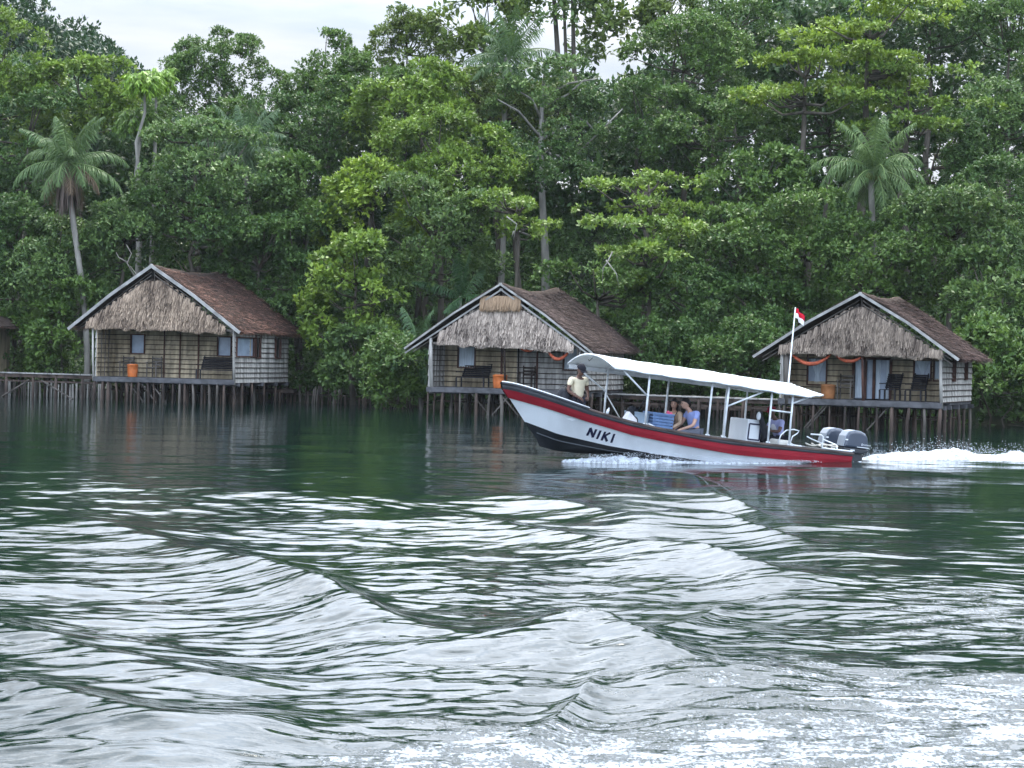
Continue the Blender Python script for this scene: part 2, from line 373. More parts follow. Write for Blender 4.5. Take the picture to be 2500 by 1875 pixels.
mc = nd(t, 'ShaderNodeMix', data_type='RGBA'); mc.inputs['A'].default_value = (.002, .0125, .011, 1); mc.inputs['B'].default_value = (.50, .54, .58, 1)
t.links.new(mk.outputs[0], mc.inputs['Factor']); t.links.new(mc.outputs['Result'], b.inputs['Base Color'])
mr = nd(t, 'ShaderNodeMapRange'); mr.inputs['To Min'].default_value = .035; mr.inputs['To Max'].default_value = .6
t.links.new(mk.outputs[0], mr.inputs['Value']); t.links.new(mr.outputs[0], b.inputs['Roughness'])
b3 = nd(t, 'ShaderNodeBump'); b3.inputs['Distance'].default_value = .012; b3.inputs['Strength'].default_value = .8
t.links.new(mk.outputs[0], b3.inputs['Height']); t.links.new(b2.outputs[0], b3.inputs['Normal']); t.links.new(b3.outputs[0], b.inputs['Normal'])
water = npmesh('sea_water', np.stack([Xw, Yw, Zw], -1).reshape(-1, 3), QF, M_w, smooth=True)
near = ((.16 + .84 * sm(30, 13, Yw)) * (1 - .6 * wave_h(Xw, Yw, True))).astype(np.float32)
at2 = water.data.attributes.new('near', 'FLOAT', 'POINT'); at2.data.foreach_set('value', near.ravel())
at_ = water.data.attributes.new('foam', 'FLOAT', 'POINT'); at_.data.foreach_set('value', foam.astype(np.float32).ravel())
tag(water, kind='structure')
# ------------------------------------------------------------------ vegetation
LEAF = strand_mat('broad_leaf', (.038, .086, .030), (.165, .250, .062), .45, .30, .32)
PALM = strand_mat('palm_leaf', (.035, .075, .035), (.10, .16, .07), .5, .2, .2)
DRYF = strand_mat('dry_frond', (.06, .045, .035), (.16, .12, .10), .8)
BARK = mat('bark', (.09, .078, .062), .9, .1, .5, 3, .6, 20, stretch=(1, 1, .3))
PALE = mat('pale_bark', (.25, .235, .205), .85, .15, .4, 3, .5, 20, stretch=(1, 1, .3))

def leaves(P, D, Nn, ln, wd):
    """folded rhombic leaves: P base points, D leaf direction, Nn face normal"""
    D = D / np.linalg.norm(D, axis=1, keepdims=True)
    Sd = np.cross(D, Nn); Sd /= (np.linalg.norm(Sd, axis=1, keepdims=True) + 1e-6)
    L = ln[:, None]; Wd = wd[:, None] * .5
    V = np.stack([P, P + D * L * .5 + Sd * Wd, P + D * L, P + D * L * .5 - Sd * Wd], 1).reshape(-1, 3)
    F = np.arange(len(V)).reshape(-1, 4)
    return V, F
def unit(n):
    v = rng.normal(size=(n, 3)); return v / np.linalg.norm(v, axis=1, keepdims=True)
def clump_leaves(cen, rad, nleaf, lsize, flat, out, droop=.35):
    """leaf rosettes on the domes of clumps. cen (k,3), rad (k,), out (k,3) outward direction"""
    k = len(cen); n = nleaf
    ids = np.repeat(np.arange(k), n)
    # each clump is a handful of twig-end rosettes
    nro = 9
    ro = unit(k * nro).reshape(k, nro, 3)
    ro = ro + out[:, None, :] * .55; ro[..., 2] += .35
    ro /= np.linalg.norm(ro, axis=2, keepdims=True)
    rr = rng.uniform(.62, 1.08, (k, nro, 1))
    rpos = cen[:, None, :] + ro * rr * rad[:, None, None] * np.array([1, 1, flat])
    pick = rng.integers(0, nro, len(ids))
    base = rpos[ids, pick]; axis = ro[ids, pick]
    d = unit(len(ids)) * 1.0 + axis * .75; d[:, 2] -= droop * .5
    nn = unit(len(ids)) * .55 + axis * .5 + np.array([0, 0, 1.0])
    base = base + unit(len(ids)) * rad[ids][:, None] * .13
    tone = rng.uniform(0, 1, k)[ids] * .45 + rng.uniform(0, 1, k * nro).reshape(k, nro)[ids, pick] * .25 + rng.uniform(0, .3, len(ids))
    ln = lsize * rng.uniform(.65, 1.25, len(ids))
    V, F = leaves(base, d, nn, ln, ln * rng.uniform(.42, .6, len(ids)))
    return V, F, tone

KIND = dict(
    dome=dict(sp=1.75, pr=1.15, cr=.42, leaf=.19, n=64, flat=.8, tiers=0, q=15),
    tuft=dict(sp=1.35, pr=.80, cr=.36, leaf=.24, n=46, flat=.95, tiers=0, q=10),
    dense=dict(sp=2.0, pr=1.3, cr=.46, leaf=.175, n=76, flat=.75, tiers=0, q=18),
    layer=dict(sp=.66, pr=0, cr=.52, leaf=.22, n=66, flat=.30, tiers=1, q=1),
    airy=dict(sp=1.1, pr=.8, cr=.38, leaf=.17, n=58, flat=.8, tiers=0, q=14),
    big=dict(sp=1.5, pr=.9, cr=.50, leaf=.40, n=22, flat=.8, tiers=0, q=7),
)
HUTBOX = [((-17.36, 80.), 17.5, 6.28, 5.3), ((-3.10, 73.), 19, 5.92, 6.0), ((9.34, 66.), 24, 5.46, 5.5)]
def clear_huts(P):
    ok = np.ones(len(P), bool)
    for (hx, hy), th, w_, d_ in HUTBOX:
        a = R(th); dx = P[:, 0] - hx; dy = P[:, 1] - hy; x = dx * math.cos(a) - dy * math.sin(a); y = dx * math.sin(a) + dy * math.cos(a)
        ok &= ~((x > -1.6) & (x < w_ + .9) & (y < d_ + .9) & (P[:, 2] < 7))
    return ok
def K_pr(kind): return KIND[kind]['pr'] + .2
def tree(name, label, cat, px, py, rx, ry, Y, kind, tint=(1, 1, 1), group=None, trunk=True, bare=0, lean=0, bark=None, trunkr=None, top=None):
    """px,py,rx,ry in display units (2212 wide) of the photograph"""
    s = 1.1302
    c = at(px * s, py * s, Y); k = Y / FPX
    RX, RZ = rx * s * k, ry * s * k
    if Y >= 102: RX -= .62 * K_pr(kind); RZ -= .62 * K_pr(kind)
    RY = min(RX, 3.6) * .85
    K = KIND[kind]
    g0 = float(gz(c[0] + lean, Y))
    root = empty(name, label, cat, (c[0] + lean, Y, g0), group=group)
    ctr = np.array([-lean, 0, c[2] - g0])
    # clump centres
    if K['tiers']:
        nt_ = max(2, int(2 * RZ / .95)); cs = []; outs = []
        for i in range(nt_):
            z = -RZ + 2 * RZ * (i + .5) / nt_
            rr = (math.sqrt(max(0, 1 - (z / RZ) ** 2)) * .75 + .25) * rng.uniform(.72, 1.08)
            nbr = 7
            for q in range(nbr):
                a = rng.uniform(0, 6.28); L_ = RX * rr * rng.uniform(.7, 1.05)
                m_ = max(2, int(L_ / K['sp'] * 1.15))
                for j in range(m_):
                    fr = (j + 1) / m_; e = fr * L_
                    cs.append([e * math.cos(a) + rng.normal(0, .28 * (.4 + fr)), e * math.sin(a) * RY / RX + rng.normal(0, .28 * (.4 + fr)), z + rng.normal(0, .07) - .10 * fr * fr * L_ * .5 + .25 * math.sin(a * 3 + i)])
                    outs.append([math.cos(a), math.sin(a), .4])
        cs = np.array(cs); outs = np.array(outs)
    else:
        area = 2 * math.pi * RX * RZ
        n = int(area / K['sp'] ** 2 * 1.35) + 6
        d = unit(n * 3); d = d[d[:, 1] < .35 + .4 * rng.uniform(-1, 1, len(d))][:n]; d = d[d[:, 2] > -.85]
        lump = .80 + .42 * vnoise(d[:, 0] * 2.1 + px * .1, d[:, 2] * 2.1 + d[:, 1] + py * .1, 4)
        sh = rng.uniform(.80, 1.0, len(d)); inner = rng.uniform(0, 1, len(d)) < .16
        sh[inner] *= rng.uniform(.4, .8, inner.sum())
        pc = d * np.array([RX, RY, RZ]) * (lump * sh)[:, None]
        pk_ = rng.uniform(0, 1, len(pc)) >= bare; pc = pc[pk_]; d = d[pk_]
        # every puff carries its own dome of twig clumps
        q = K['q']; e = unit(len(pc) * q) + np.repeat(d, q, 0) * .8 + np.array([0, 0, .45]); e /= np.linalg.norm(e, axis=1, keepdims=True)
        pr_ = np.repeat(K['pr'] * rng.uniform(.65, 1.2, len(pc)), q)
        cs = np.repeat(pc, q, 0) + e * pr_[:, None] * rng.uniform(.75, 1.1, (len(e), 1)) * np.array([1, 1, .72]); outs = e
    cs = cs + ctr
    if top is not None: cs = cs[cs[:, 2] < top]
    keep = rng.uniform(0, 1, len(cs)) >= bare * (1. if K['tiers'] else .3)
    cs = cs[keep]; outs = outs[keep]
    kk = clear_huts(cs + np.array([c[0] + lean, Y, g0])); cs = cs[kk]; outs = outs[kk]
    if len(cs) == 0: cs = ctr[None] * 1.; outs = np.array([[0, -1., 0]])
    rad = K['cr'] * rng.uniform(.65, 1.25, len(cs))
    V, F, tone = clump_leaves(cs, rad, K['n'], K['leaf'], K['flat'], outs)
    o = npmesh('crown', V, F, LEAF, root, rnd=tone); o.color = (*tint, 1)
    if trunk:
        mb = MB(); h = ctr[2]; r0 = trunkr or (.10 + .035 * RX)
        p0 = np.array([0, 0, -.3]); p2 = ctr + np.array([0, 0, RZ * .35])
        wob = rng.normal(0, .18, (3, 2))
        path = [p0] + [p0 + (p2 - p0) * f_ + np.array([wob[i][0], wob[i][1], 0]) for i, f_ in enumerate((.3, .55, .8))] + [p2]
        mb.tube(path, [r0, r0 * .8, r0 * .62, r0 * .45, r0 * .2], 8)
        lo = ctr[2] - RZ
        pk = rng.permutation(len(cs))[:min(len(cs), 16)]
        for i in pk:
            e = cs[i]; f_ = min(.96, max(.35, (e[2] - .25 * math.hypot(e[0] - ctr[0], e[1]) - p0[2]) / (p2[2] - p0[2] + .01)))
            s0 = p0 + (p2 - p0) * f_
            mid = (s0 + e) / 2 + np.array([0, 0, -.12 * np.linalg.norm(e - s0)]) + rng.normal(0, .12, 3)
            mb.tube([s0, mid, e], [r0 * .36, r0 * .22, .018], 5)
        mb.build('trunk', bark or BARK, root, smooth=True)
    return root

def palm(name, label, px, py, Y, size, nf=22, tint=(1, 1, 1), base=None, skirt=False, seed=0, up=.35, trunkr=.13, nuts=False, group=None):
    """coconut palm: px,py = where the fronds spring from (display units); base = trunk foot"""
    rg = np.random.default_rng(seed); s = 1.1302
    c = at(px * s, py * s, Y)
    bx = at(base * s, py * s, Y)[0] if base else c[0] + .4
    g0 = float(gz(bx, Y)); root = empty(name, label, 'palm tree', (bx, Y, g0), group=group)
    head = np.array([c[0] - bx, 0, c[2] - g0])
    mb = MB(); pts = []
    for i in range(9):
        f_ = i / 8; pts.append(np.array([head[0] * (f_ ** 1.6) + .12 * math.sin(5 * f_), .1 * math.sin(3 * f_), -.3 + (head[2] + .3) * f_]))
    mb.tube(pts, [trunkr * (1.5 - .5 * min(1, i * .4)) for i in range(9)], 9); mb.build('trunk', PALE, root, smooth=True)
    for j in range(nf):
        a = 2 * math.pi * (j * .381966 + rg.uniform(-.04, .04)); e0 = R(86) - (j / nf) ** .9 * R(128) + rg.normal(0, .12)
        L = size * rg.uniform(.85, 1.1) * (.82 + .3 * math.sin(math.pi * min(1, j / nf + .2)))
        P = [head.copy()]; el_ = e0; ns = 22; Ds = []
        for i in range(ns):
            d = np.array([math.cos(el_) * math.cos(a), math.cos(el_) * math.sin(a), math.sin(el_)]); Ds.append(d)
            P.append(P[-1] + d * L / ns); el_ -= (.035 + .085 * (i / ns) ** 1.3) * (1.15 - up * .5) * (.55 if e0 > R(50) else (1.1 if e0 > 0 else .8))
            el_ = max(el_, -R(88))
        P = np.array(P); Ds = np.array(Ds)
        mm = MB(); mm.tube(P[::2], [.035 * (1 - i / 13) + .006 for i in range(len(P[::2]))], 5)
        nl = 2; Vs = []; tone = []
        side = np.array([-math.sin(a), math.cos(a), 0])
        base_i = np.repeat(np.arange(2, ns), nl); fr = (base_i + np.tile(np.arange(nl) / nl, ns - 2)) / ns
        pb = P[base_i] + Ds[base_i] * (fr * ns - base_i)[:, None] * L / ns
        lf = rg.uniform(.75, 1.1, len(pb)) * size * .29 * np.sin(np.pi * np.clip(fr * .86 + .12, 0, 1)) ** .7
        for sg in (-1, 1):
            ld = side * sg * .9 + Ds[base_i] * .55 + np.array([0, 0, -.85]) + rg.normal(0, .16, (len(pb), 3))
            ld /= np.linalg.norm(ld, axis=1, keepdims=True)
            ld2 = ld + np.array([0, 0, -.75]); ld2 /= np.linalg.norm(ld2, axis=1, keepdims=True)
            up_ = np.cross(ld, Ds[base_i]) * sg; w = .030
            wv = Ds[base_i] * w
            m1 = pb + ld * lf[:, None] * .5; m2 = m1 + ld2 * lf[:, None] * .5
            Vs.append(np.stack([pb - wv * .5, pb + wv * .5, m1 + wv * .8, m1 - wv * .8], 1)); Vs.append(np.stack([m1 - wv * .8, m1 + wv * .8, m2 + wv * .1, m2 - wv * .1], 1))
            tt = rg.uniform(.1, .8) * .5 + rg.uniform(0, .5, len(pb)); tone += [tt, tt]
        V = np.concatenate([v.reshape(-1, 3) for v in Vs]); F = np.arange(len(V)).reshape(-1, 4)
        # rachis is part of the frond mesh
        nb = len(V); V = np.concatenate([V, np.array(mm.v)]); q = [f for f in mm.f if len(f) == 4]
        F = np.concatenate([F, np.array(q) + nb]); rn = np.concatenate(tone + [np.full(len(q), 1.0)])
        dead = skirt and j >= nf - 5
        o = npmesh('frond', V, F, DRYF if dead else PALM, root, rnd=rn); o.color = (*tint, 1)
    if skirt:
        ms = MB(); Vs = []
        n = 150; a = rg.uniform(0, 6.28, n); r_ = rg.uniform(.1, .42, n)
        p = np.stack([head[0] + r_ * np.cos(a), r_ * np.sin(a), head[2] - rg.uniform(.1, .5, n)], 1)
        d = np.stack([.12 * np.cos(a), .12 * np.sin(a), -np.ones(n)], 1); V, F = leaves(p, d, np.stack([np.cos(a), np.sin(a), 0 * a], 1), rg.uniform(1.0, 2.3, n), rg.uniform(.05, .12, n))
        npmesh('dry_skirt', V, F, DRYF, root, rnd=rg.uniform(0, 1, n))
    if nuts:
        for j in range(7):
            mq = MB(); mq.ball((head[0] + .3 * math.cos(j * .9 - 3), -.25 + .1 * math.sin(j), head[2] - .25 - .06 * (j % 3)), .12, 8, 6)
            mq.build('coconut', mat('coconut', (.16, .12, .03), .6), root, smooth=True)
    return root

G1 = (1.0, 1.0, 1.0); DK = (.70, .80, .72); MD = (.95, 1.0, .82); BR = (1.55, 1.45, .85); LM = (2.0, 1.75, .85); GY = (1.15, 1.15, 1.25); OL = (1.25, 1.1, .8)
T = 'tree'
# --- tall back row along the skyline
tree('broadleaf_tree', 'tall bright green tree at the upper left corner of the picture', T, 5, 180, 95, 165, 98, 'dome', BR)
tree('broadleaf_tree', 'airy round-topped tree with sky showing through it, left of centre on the skyline', T, 482, 172, 122, 118, 108, 'airy', MD)
tree('broadleaf_tree', 'dark tree rising just right of the V-shaped sky gap on the skyline', T, 705, 205, 92, 140, 104, 'dome', MD)
tree('broadleaf_tree', 'fine-twigged brownish tree on the skyline beside the open sky', T, 880, 130, 95, 105, 106, 'airy', OL)
tree('broadleaf_tree', 'sparse big-leaved tree at top centre, left of the thin trunks', T, 1045, 95, 95, 125, 104, 'big', OL, bare=.2)
tree('broadleaf_tree', 'open big-leaved tree with three bare thin trunks against the sky at top centre', T, 1205, 40, 120, 95, 106, 'big', G1, bare=.25, trunk=False)
tree('broadleaf_tree', 'sparse big-leaved tree right of the thin trunks at the top edge', T, 1345, 60, 95, 105, 105, 'big', OL, bare=.25, trunk=False)
tree('broadleaf_tree', 'thin yellowish tree crown against the sky right of top centre', T, 1450, 45, 70, 90, 104, 'airy', OL, bare=.3)
tree('broadleaf_tree', 'tall dark crown at the top edge right of the last skyline gap', T, 1590, 70, 110, 120, 102, 'dense', MD)
tree('broadleaf_tree', 'tall dull green crown at the upper right corner', T, 2180, 150, 85, 150, 98, 'dense', MD)
tree('broadleaf_tree', 'dark tree filling in behind the tiered tree at upper right', T, 2010, 60, 150, 110, 104, 'dense', DK)
# --- second row
tree('broadleaf_tree', 'lime-tufted tree below the wooded hill at upper left', T, 185, 225, 105, 72, 97, 'tuft', BR)
tree('broadleaf_tree', 'dark tree standing behind the leaning coconut palm', T, 60, 330, 110, 105, 95, 'dense', DK)
tree('broadleaf_tree', 'mid-green tree just below the airy skyline tree, right of the slender trees', T, 430, 300, 100, 75, 99, 'dome', MD)
tree('broadleaf_tree', 'dark mid-height tree between the half-hidden palm and the centre', T, 660, 320, 100, 85, 97, 'dense', DK)
tree('broadleaf_tree', 'mid-green rounded tree below the fine-twigged skyline tree', T, 800, 250, 118, 95, 99, 'dome', MD)
tree('broadleaf_tree', 'bright yellow-green crown above the centre of the left half', T, 910, 255, 105, 95, 94, 'tuft', BR)
tree('broadleaf_tree', 'dark-leaved tree under the top centre palm', T, 1085, 240, 90, 80, 98, 'dome', OL)
tree('spreading_tree', 'flat-topped spreading tree with pale trunk and bare limbs at centre', T, 1195, 165, 150, 42, 94, 'layer', GY, trunk=False)
tree('broadleaf_tree', 'tall dark wall of foliage right of the pale-trunked tree', T, 1480, 175, 120, 105, 98, 'dense', MD)
tree('broadleaf_tree', 'dark double-domed tree at mid height right of centre', T, 1540, 295, 115, 85, 93, 'dense', MD)
tree('broadleaf_tree', 'dark tree between the pale-trunked tree and the double dome', T, 1390, 290, 95, 85, 95, 'dense', DK)
tree('tiered_tree', 'large tiered tree with lime-green upper layers at upper right', T, 1880, 95, 250, 110, 88, 'layer', LM)
tree('tiered_tree', 'tiered tree with arching yellow-green left bough above the right-hand palm', T, 1740, 165, 200, 62, 87.5, 'layer', LM)
tree('tiered_tree', 'broad mid-green tiered tree directly above the right-hand palm', T, 1960, 215, 205, 85, 87, 'layer', BR)
tree('broadleaf_tree', 'dull green crown at the right edge below the upper right corner', T, 2150, 330, 90, 120, 92, 'dome', GY)
tree('broadleaf_tree', 'dark crown tucked behind the right-hand palm', T, 1790, 300, 90, 80, 92, 'dense', DK)
tree('broadleaf_tree', 'dark crown right of the right-hand palm fronds', T, 2020, 360, 80, 80, 90, 'dense', DK)
# --- middle row
tree('broadleaf_tree', 'dusty grey-green domed tree above and right of the left hut', T, 470, 400, 155, 105, 88, 'dome', GY)
tree('broadleaf_tree', 'dark lower tree below the dusty grey-green dome', T, 430, 510, 120, 85, 86.5, 'dense', DK)
tree('broadleaf_tree', 'green-tufted tree halfway up between the left and middle huts', T, 655, 445, 85, 85, 88, 'tuft', MD)
tree('broadleaf_tree', 'broad bright green tree filling the middle of the left half', T, 955, 385, 135, 100, 89, 'dome', BR)
tree('broadleaf_tree', 'lime-tufted tree standing between the left and middle huts', T, 800, 480, 100, 115, 87, 'tuft', LM)
tree('broadleaf_tree', 'glossy lime-leaved tree sweeping down left of the middle hut', T, 770, 640, 95, 105, 82, 'tuft', BR)
tree('broadleaf_tree', 'mid-green tree right above the ridge of the middle hut', T, 930, 530, 115, 105, 84, 'dome', G1)
tree('broadleaf_tree', 'dark tree left of the lime-tufted tree, beside the left hut roof', T, 640, 620, 85, 110, 86, 'dense', DK)
tree('tiered_tree', 'small tiered bough tree above the middle hut roof', T, 1115, 460, 95, 60, 82, 'layer', BR)
tree('broadleaf_tree', 'shaded tree at the centre behind the tiered boughs', T, 1120, 370, 105, 75, 91, 'dome', DK)
tree('tiered_tree', 'wide many-layered tree with yellow-green tips right of centre', T, 1400, 420, 165, 60, 83, 'layer', BR)
tree('tiered_tree', 'lower half of the many-layered growth, above the boat canopy bow end', T, 1400, 545, 190, 82, 80.5, 'layer', BR)
tree('broadleaf_tree', 'shaded tree low down behind the middle hut, right of its ridge', T, 1290, 655, 125, 50, 80.5, 'dome', MD)
tree('broadleaf_tree', 'small-leaved green tree between the many-layered tree and the right-hand palm', T, 1640, 430, 90, 95, 85, 'tuft', MD)
tree('broadleaf_tree', 'dark green tree to the left above the right hut', T, 1610, 570, 95, 90, 82, 'dome', MD)
tree('broadleaf_tree', 'dark green tree behind the left slope of the right hut roof', T, 1740, 560, 95, 95, 81, 'dense', MD)
tree('broadleaf_tree', 'broad green tree directly above the right hut ridge', T, 1900, 570, 125, 85, 79.8, 'dome', MD)
tree('broadleaf_tree', 'green domed tree right of and above the right hut', T, 2050, 540, 110, 100, 79, 'dome', G1)
tree('broadleaf_tree', 'dark crown at the right edge at mid height', T, 2180, 480, 85, 100, 82, 'dense', DK)
tree('broadleaf_tree', 'bright-tufted tree beside the right slope of the right hut roof', T, 2130, 660, 85, 85, 76, 'tuft', G1)
tree('broadleaf_tree', 'leafy tree at the left edge above the left boardwalk', T, 30, 560, 85, 100, 88, 'dense', DK)
tree('broadleaf_tree', 'rounded blue-green tree left of the left hut roof', T, 115, 590, 75, 80, 85.5, 'dome', GY)
tree('broadleaf_tree', 'pale twiggy tree directly behind the left hut ridge', T, 270, 525, 85, 55, 86, 'airy', GY)
tree('broadleaf_tree', 'dark tree behind the right roof slope of the left hut', T, 560, 600, 80, 80, 85.5, 'dense', DK)
tree('broadleaf_tree', 'deep-shaded tree behind the middle of the boat canopy', T, 1500, 690, 110, 75, 81, 'dense', DK)
tree('broadleaf_tree', 'deep-shaded tree left of the right hut behind the flag pole', T, 1640, 710, 90, 80, 79, 'dense', DK)
# --- shrubs at the water's edge
B = 'bush'
def bush(label, px, py, rx, ry, Y, kind, tint): return tree('shoreline_bush', label, B, px, py, rx, ry, Y, kind, tint, trunk=True, trunkr=.05)
bush('green bush growing above the left end of the boardwalk', 50, 735, 70, 60, 87, 'dome', MD)
bush('leafy bush between the boardwalk and the left hut', 140, 720, 65, 75, 84.5, 'tuft', MD)
bush('dark bush at the water right of the left hut', 650, 735, 60, 45, 85, 'dense', DK)
bush('lime-leaved bush at the water left of the middle hut', 790, 790, 48, 55, 79.5, 'tuft', G1)
bush('rounded green bush touching the left side of the middle hut', 880, 800, 55, 65, 77.5, 'dome', MD)
bush('dark bush behind the boat canopy between the huts', 1440, 790, 90, 45, 78, 'dense', DK)
bush('dark bush left of the right hut porch', 1590, 790, 80, 55, 76.5, 'dense', DK)
bush('leafy bush hugging the right side of the right hut', 2135, 770, 60, 60, 72.5, 'tuft', MD)
bush('low dark bush on the bank at the right edge', 2180, 860, 75, 42, 71.5, 'dome', MD)
bush('green bush under the jungle at the far right edge', 2215, 740, 50, 70, 75, 'dome', G1)

# --- palms
palm('coconut_palm', 'coconut palm with a curved bare trunk and brown hanging skirt left of the left hut', 148, 352, 84, 2.6, 26, (1.35, 1.28, 1.0), 196, True, 3)
palm('coconut_palm', 'palm half hidden behind the dusty domed tree', 530, 325, 91, 2.5, 20, (1, 1, 1), 566, False, 5, up=.8)
palm('coconut_palm', 'palm at the top centre with fronds against the sky gap', 1098, 125, 96, 2.7, 20, (1.1, 1.1, .9), 1090, False, 8, up=.9)
palm('coconut_palm', 'coconut palm with a cluster of nuts below the tiered trees on the right', 1888, 368, 81.5, 2.6, 28, (1.45, 1.35, 1.0), 1900, False, 12, nuts=True)
palm('young_palm', 'young palm with long fronds beside the left wall of the middle hut', 905, 770, 77, 2.2, 12, (.8, .9, .8), 907, False, 15, trunkr=.08)
palm('young_palm', 'upright narrow palm behind the ridge of the middle hut', 1000, 640, 82, 2.0, 9, (.6, .75, .65), 1001, False, 17, up=1.6, trunkr=.07)

# --- slender umbrella-crowned trees
def umbrella(label, px, py, Y, foot, rr, tint, kink):
    s = 1.1302; c = at(px * s, py * s, Y); fx_ = at(foot * s, py * s, Y)[0]
    g0 = float(gz(fx_, Y)); root = empty('slender_tree', label, T, (fx_, Y, g0))
    hd = np.array([c[0] - fx_, 0, c[2] - g0]); mb = MB()
    pts = [np.array([0, 0, -.2]), np.array([.1, 0, hd[2] * .6]), np.array([hd[0] * .4 + kink, 0, hd[2] * .8]), np.array([hd[0] + .05, 0, hd[2] * .9]), hd]
    mb.tube(pts, [.13, .11, .08, .07, .05], 7)
    V = []; Fs = []; tn = []; nb = 0
    for j in range(34):
        a = j * 2.4; e = R(60) - (j / 34) * R(75); L = rr * rng.uniform(.8, 1.1); p = hd + np.array([0, 0, .1])
        d0 = np.array([math.cos(a) * math.cos(e), math.sin(a) * math.cos(e), math.sin(e)])
        pt = [p]
        for i in range(8):
            d0 = d0 + np.array([0, 0, -.16]); d0 /= np.linalg.norm(d0); pt.append(pt[-1] + d0 * L / 8)
        mb.tube(pt[::2], [.02, .014, .01, .008, .005], 4)
        P = np.repeat(np.array(pt[3:]), 14, 0); n = len(P)
        dd = unit(n) * .7 + np.array([0, 0, -.8]) + d0 * .4
        v, f = leaves(P + unit(n) * .06, dd, unit(n) * .4 + np.array([0, 0, 1.]), rng.uniform(.2, .42, n), rng.uniform(.05, .09, n))
        V.append(v); Fs.append(f + nb); nb += len(v); tn.append(rng.uniform(.3, 1, n))
    o = npmesh('crown', np.concatenate(V), np.concatenate(Fs), LEAF, root, rnd=np.concatenate(tn)); o.color = (*tint, 1)
    mb.build('trunk', PALE, root, smooth=True)
umbrella('slender pale-trunked tree with a drooping lime umbrella crown, front one of the pair', 312, 180, 92, 305, 1.0, (1.7, 1.8, .8), -.25)
umbrella('slender tree with a lime umbrella crown, rear right one of the pair', 336, 172, 94, 332, 1.0, (1.6, 1.7, .8), .1)
umbrella('shorter slender tree with a dark drooping crown under the lime pair', 300, 262, 93, 300, 1.2, (.9, 1.0, .7), -.1)

# --- pale trunk and dead limbs of the spreading tree at centre
root = [o for o in C.objects if o.name == 'spreading_tree'][0]
def loc(px, py, Y=94): return at(px * 1.1302, py * 1.1302, Y) - np.array(root.location)
mb = MB()
mb.tube([loc(1180, 900), loc(1178, 560), loc(1170, 400), loc(1168, 300), loc(1172, 200), loc(1176, 160)], [.26, .2, .16, .13, .1, .06], 8)
for path in ([(1170, 300), (1120, 240), (1075, 215)], [(1170, 260), (1150, 215), (1110, 190)], [(1172, 210), (1230, 180), (1290, 170)], [(1172, 230), (1225, 205), (1265, 170)],
             [(1180, 330), (1235, 345), (1290, 290), (1345, 235)], [(1290, 290), (1265, 262), (1240, 250)], [(1180, 400), (1130, 395), (1105, 370), (1085, 345)], [(1172, 300), (1210, 280), (1230, 268)], [(1176, 520), (1120, 500), (1090, 470)]):
    pp = [loc(x, y, 94 - .4 * i) for i, (x, y) in enumerate(path)]
    mb.tube(pp, [.075 - .045 * i / (len(pp) - 1) for i in range(len(pp))], 6)
mb.build('trunk', PALE, root, smooth=True)
o_ = tree('spreading_tree', 'thin middle tier of leaves round the pale trunk and its dead limbs', T, 1170, 270, 120, 75, 94, 'airy', GY, bare=.45, trunk=False)
# its leaves belong to the same spreading tree
for ch in list(o_.children):
    mwc = Matrix.Translation(o_.location - root.location); ch.data.transform(mwc); ch.parent = root; ch.name = 'lower_crown'
bpy.data.objects.remove(o_)
# thin bare trunks against the sky at top centre
root = [o for o in C.objects if o.get('label', '').startswith('open big-leaved')][0]
def loc2(px, py, Y=105): return at(px * 1.1302, py * 1.1302, Y) - np.array(root.location)
mb = MB()
for x0, x1, r_ in ((1193, 1212, .15), (1216, 1222, .1), (1236, 1235, .13)):
    mb.tube([loc2(x0 + 20, 330), loc2((x0 + x1) / 2 + 4, 140), loc2(x0, -60)], [r_ * 1.2, r_, r_ * .7], 7)
mb.build('bare_trunk', BARK, root, smooth=True)

# --- dead pale branches hanging out of the foliage low down
def snag(label, paths, Y):
    mb = MB(); b0 = at(paths[0][0][0] * 1.1302, paths[0][0][1] * 1.1302, Y)
    r_ = empty('dead_branch', label, 'branch', tuple(b0))
    for p in paths: mb.tube([at(x * 1.1302, y * 1.1302, Y) - b0 + rng.normal(0, .05, 3) for x, y in p], np.linspace(.032, .010, len(p)), 5)
    mb.build('limb', PALE, r_, smooth=True)
snag('pale bare twigs poking out of the leaves left of the left hut ridge', [[(290, 600), (275, 570), (283, 548), (270, 530)], [(275, 570), (255, 560), (248, 545)], [(330, 610), (300, 600), (285, 575)]], 80.6)
snag('short pale dead limb hanging from the leaves above the middle hut', [[(1095, 468), (1112, 482), (1110, 500), (1116, 516)], [(1110, 500), (1104, 510)]], 79.5)
snag('thin crooked dead limb in the shade right of the middle hut ridge', [[(1320, 540), (1310, 565), (1296, 580), (1300, 610)], [(1310, 565), (1330, 590), (1334, 620)]], 77)
# --- the wood behind, read as one mass
sky_x = np.array([-300, 0, 100, 400, 440, 600, 690, 720, 850, 1100, 1150, 1330, 1500, 1640, 1720, 1800, 2200, 2400, 2500, 2900]) 
sky_y = np.array([60, 150, 170, 300, 300, 260, 300, 290, 180, 230, 190, 175, 180, 140, 60, -20, -60, 60, 90, 0])
n = 9000
px_ = rng.uniform(-700, 3200, n); Yb = rng.uniform(104, 118, n)
ytop = np.interp(px_, sky_x, sky_y) + 40 * (vnoise(px_ * .02, Yb * .3, 6) - .5)
py_ = ytop + 25 + (850 - ytop) * rng.uniform(0, 1, n) ** 1.1
k_ = Yb / FPX
Pm = np.stack([(px_ - 1250) * k_, Yb, CAMH + (872 + (px_ - 1250) * .0227 - py_) * k_], 1)
g_ = gz(Pm[:, 0], Pm[:, 1]); Pm = Pm[Pm[:, 2] > g_]
